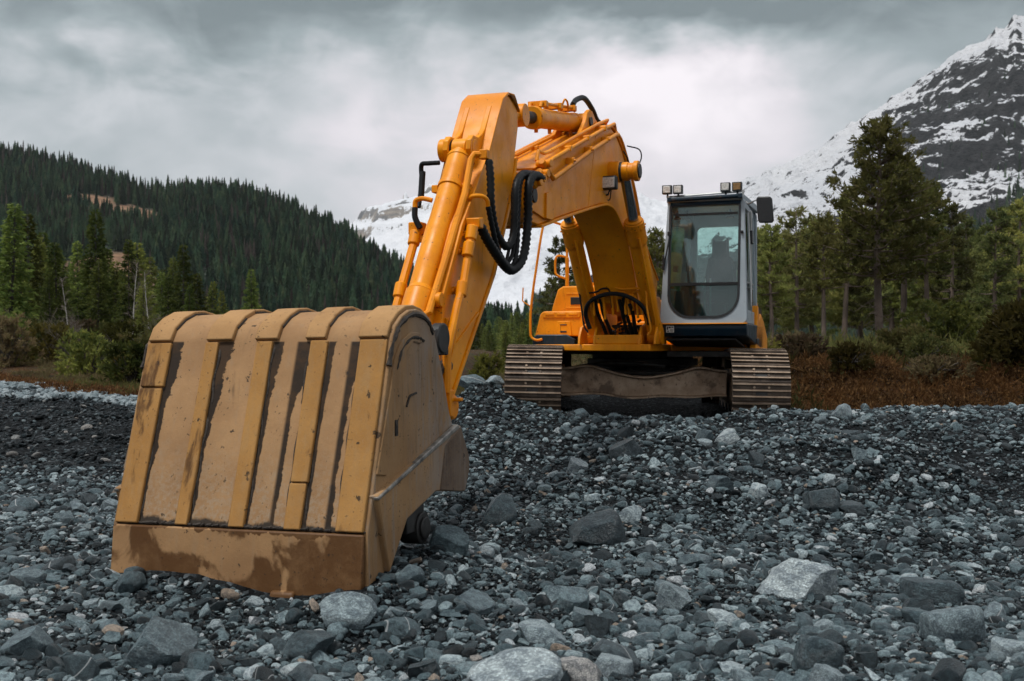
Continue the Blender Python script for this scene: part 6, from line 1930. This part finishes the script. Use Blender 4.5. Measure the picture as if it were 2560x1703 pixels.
def bush(name, x, y, Rr, H, mat, label, cat, seed, tufts=320, tl=.16):
    r = np.random.default_rng(seed)
    z = float(ground_h(x, y))
    t = empty(name, (x, y, z))
    a = r.uniform(0, 6.28, tufts); q = np.sqrt(r.random(tufts)); hh = r.random(tufts)
    lob = 1 + .35 * np.sin(a * 3 + seed) + .2 * np.sin(a * 5 + 2 * seed)
    rad = Rr * q * np.sqrt(np.maximum(0, 1 - (hh * .92) ** 1.6)) * lob
    C = np.stack([rad * np.cos(a), rad * np.sin(a), H * hh * (.75 + .25 * lob)], 1)
    O = unit(C * np.array([1, 1, .7]) + np.array([0, 0, H * .35]))
    k = 14
    C = np.repeat(C, k, 0); O = np.repeat(O, k, 0)
    D = unit(O + r.normal(0, .6, O.shape)); S = unit(np.cross(D, r.normal(size=D.shape)))
    v, f = diamonds(C + r.normal(0, .03, C.shape), D, S, r.uniform(tl * .6, tl * 1.3, len(C)), r.uniform(tl * .12, tl * .24, len(C)))
    link_mesh('foliage', fast_mesh('foliage', v, f, mat), t)
    m = MB()
    for i in range(14):
        b = r.uniform(0, 6.28); m.tube([(0, 0, -.05), (Rr * .3 * math.cos(b), Rr * .3 * math.sin(b), H * .4), (Rr * .75 * math.cos(b), Rr * .75 * math.sin(b), H * r.uniform(.4, .85))], [.025, .015, .006], 4)
    m.build('stem', M['dark_bark'], t)
    return tag(t, label, cat)
bush('juniper_bush', 9.6, 21.0, 1.15, 1.05, M['juniper'], 'yellow-green juniper spreading over the bank at the picture edge', 'juniper bush', 3, 520)
bush('juniper_bush', 11.2, 22.5, 1.2, 1.25, M['juniper'], 'taller dark juniper behind the yellow-green juniper', 'juniper bush', 4, 420)
bush('shrub', 8.2, 23.5, .8, .6, M['under'], 'low green shrub on the bank before the tall pine', 'shrub', 5, 260, .12)
bush('shrub', 5.6, 22.0, .6, .55, M['brush'], 'brown shrub on the bank right beside the track', 'shrub', 6, 220, .12)
bush('shrub', 14.5, 38, 1.6, 1.7, M['spruce'], 'dark green bush at the foot of the tall pine', 'shrub', 7, 380, .22)
bush('shrub', -.65, 30, .55, .75, M['juniper'], 'yellow-green bush behind the heap beside the track', 'shrub', 8, 220, .12)
for i in range(18):
    x = random.uniform(-14, -5.6); y = float(veg_line(x)) + random.uniform(1.5, 11)
    if not -.52 < x / y < -.27: x = random.uniform(-.49, -.29) * y
    b_ = bush('shrub', x, y, random.uniform(.5, 1.0), random.uniform(.5, 1.25), M[('under', 'brush', 'spruce', 'juniper')[i % 4]], 'low shrub in the scrub between the gravel terrace and the spruces', 'shrub', 50 + i, 150, .13)
    b_['group'] = 'scrub between terrace and spruces'
for i in range(9):
    y = random.uniform(20.4, 25); x = random.uniform(3.4, 10.5) * y / 22
    b_ = bush('shrub', x, y, random.uniform(.35, .7), random.uniform(.25, .6), M[('under', 'brush', 'juniper')[i % 3]], 'low shrub on the grassy bank behind the track', 'shrub', 90 + i, 120, .10)
    b_['group'] = 'shrubs on the grassy bank'
bush('shrub', -14.0, 33, .9, 1.1, M['under'], 'round green bush on the terrace rim below the birches', 'shrub', 9, 260, .14)

# ------------------------------------------------------------------ haze
hz = MB(); hz.box((-5200, -1100, -6), (5200, 10200, 2300))
haze = hz.build('haze', [], None, smooth=0)
hm = bpy.data.materials.new('valley_haze'); hm.use_nodes = True
ht_ = NT(hm.node_tree)
for q in list(ht_.n): ht_.n.remove(q)
ho = ht_.node('ShaderNodeOutputMaterial'); pv = ht_.node('ShaderNodeVolumePrincipled')
pv.inputs['Color'].default_value = (.86, .90, .93, 1); pv.inputs['Density'].default_value = .000035; pv.inputs['Anisotropy'].default_value = .2
ht_.l.new(pv.outputs[0], ho.inputs['Volume'])
haze.data.materials.append(hm)
tag(haze, 'thin pale valley haze', 'haze', None, 'stuff')
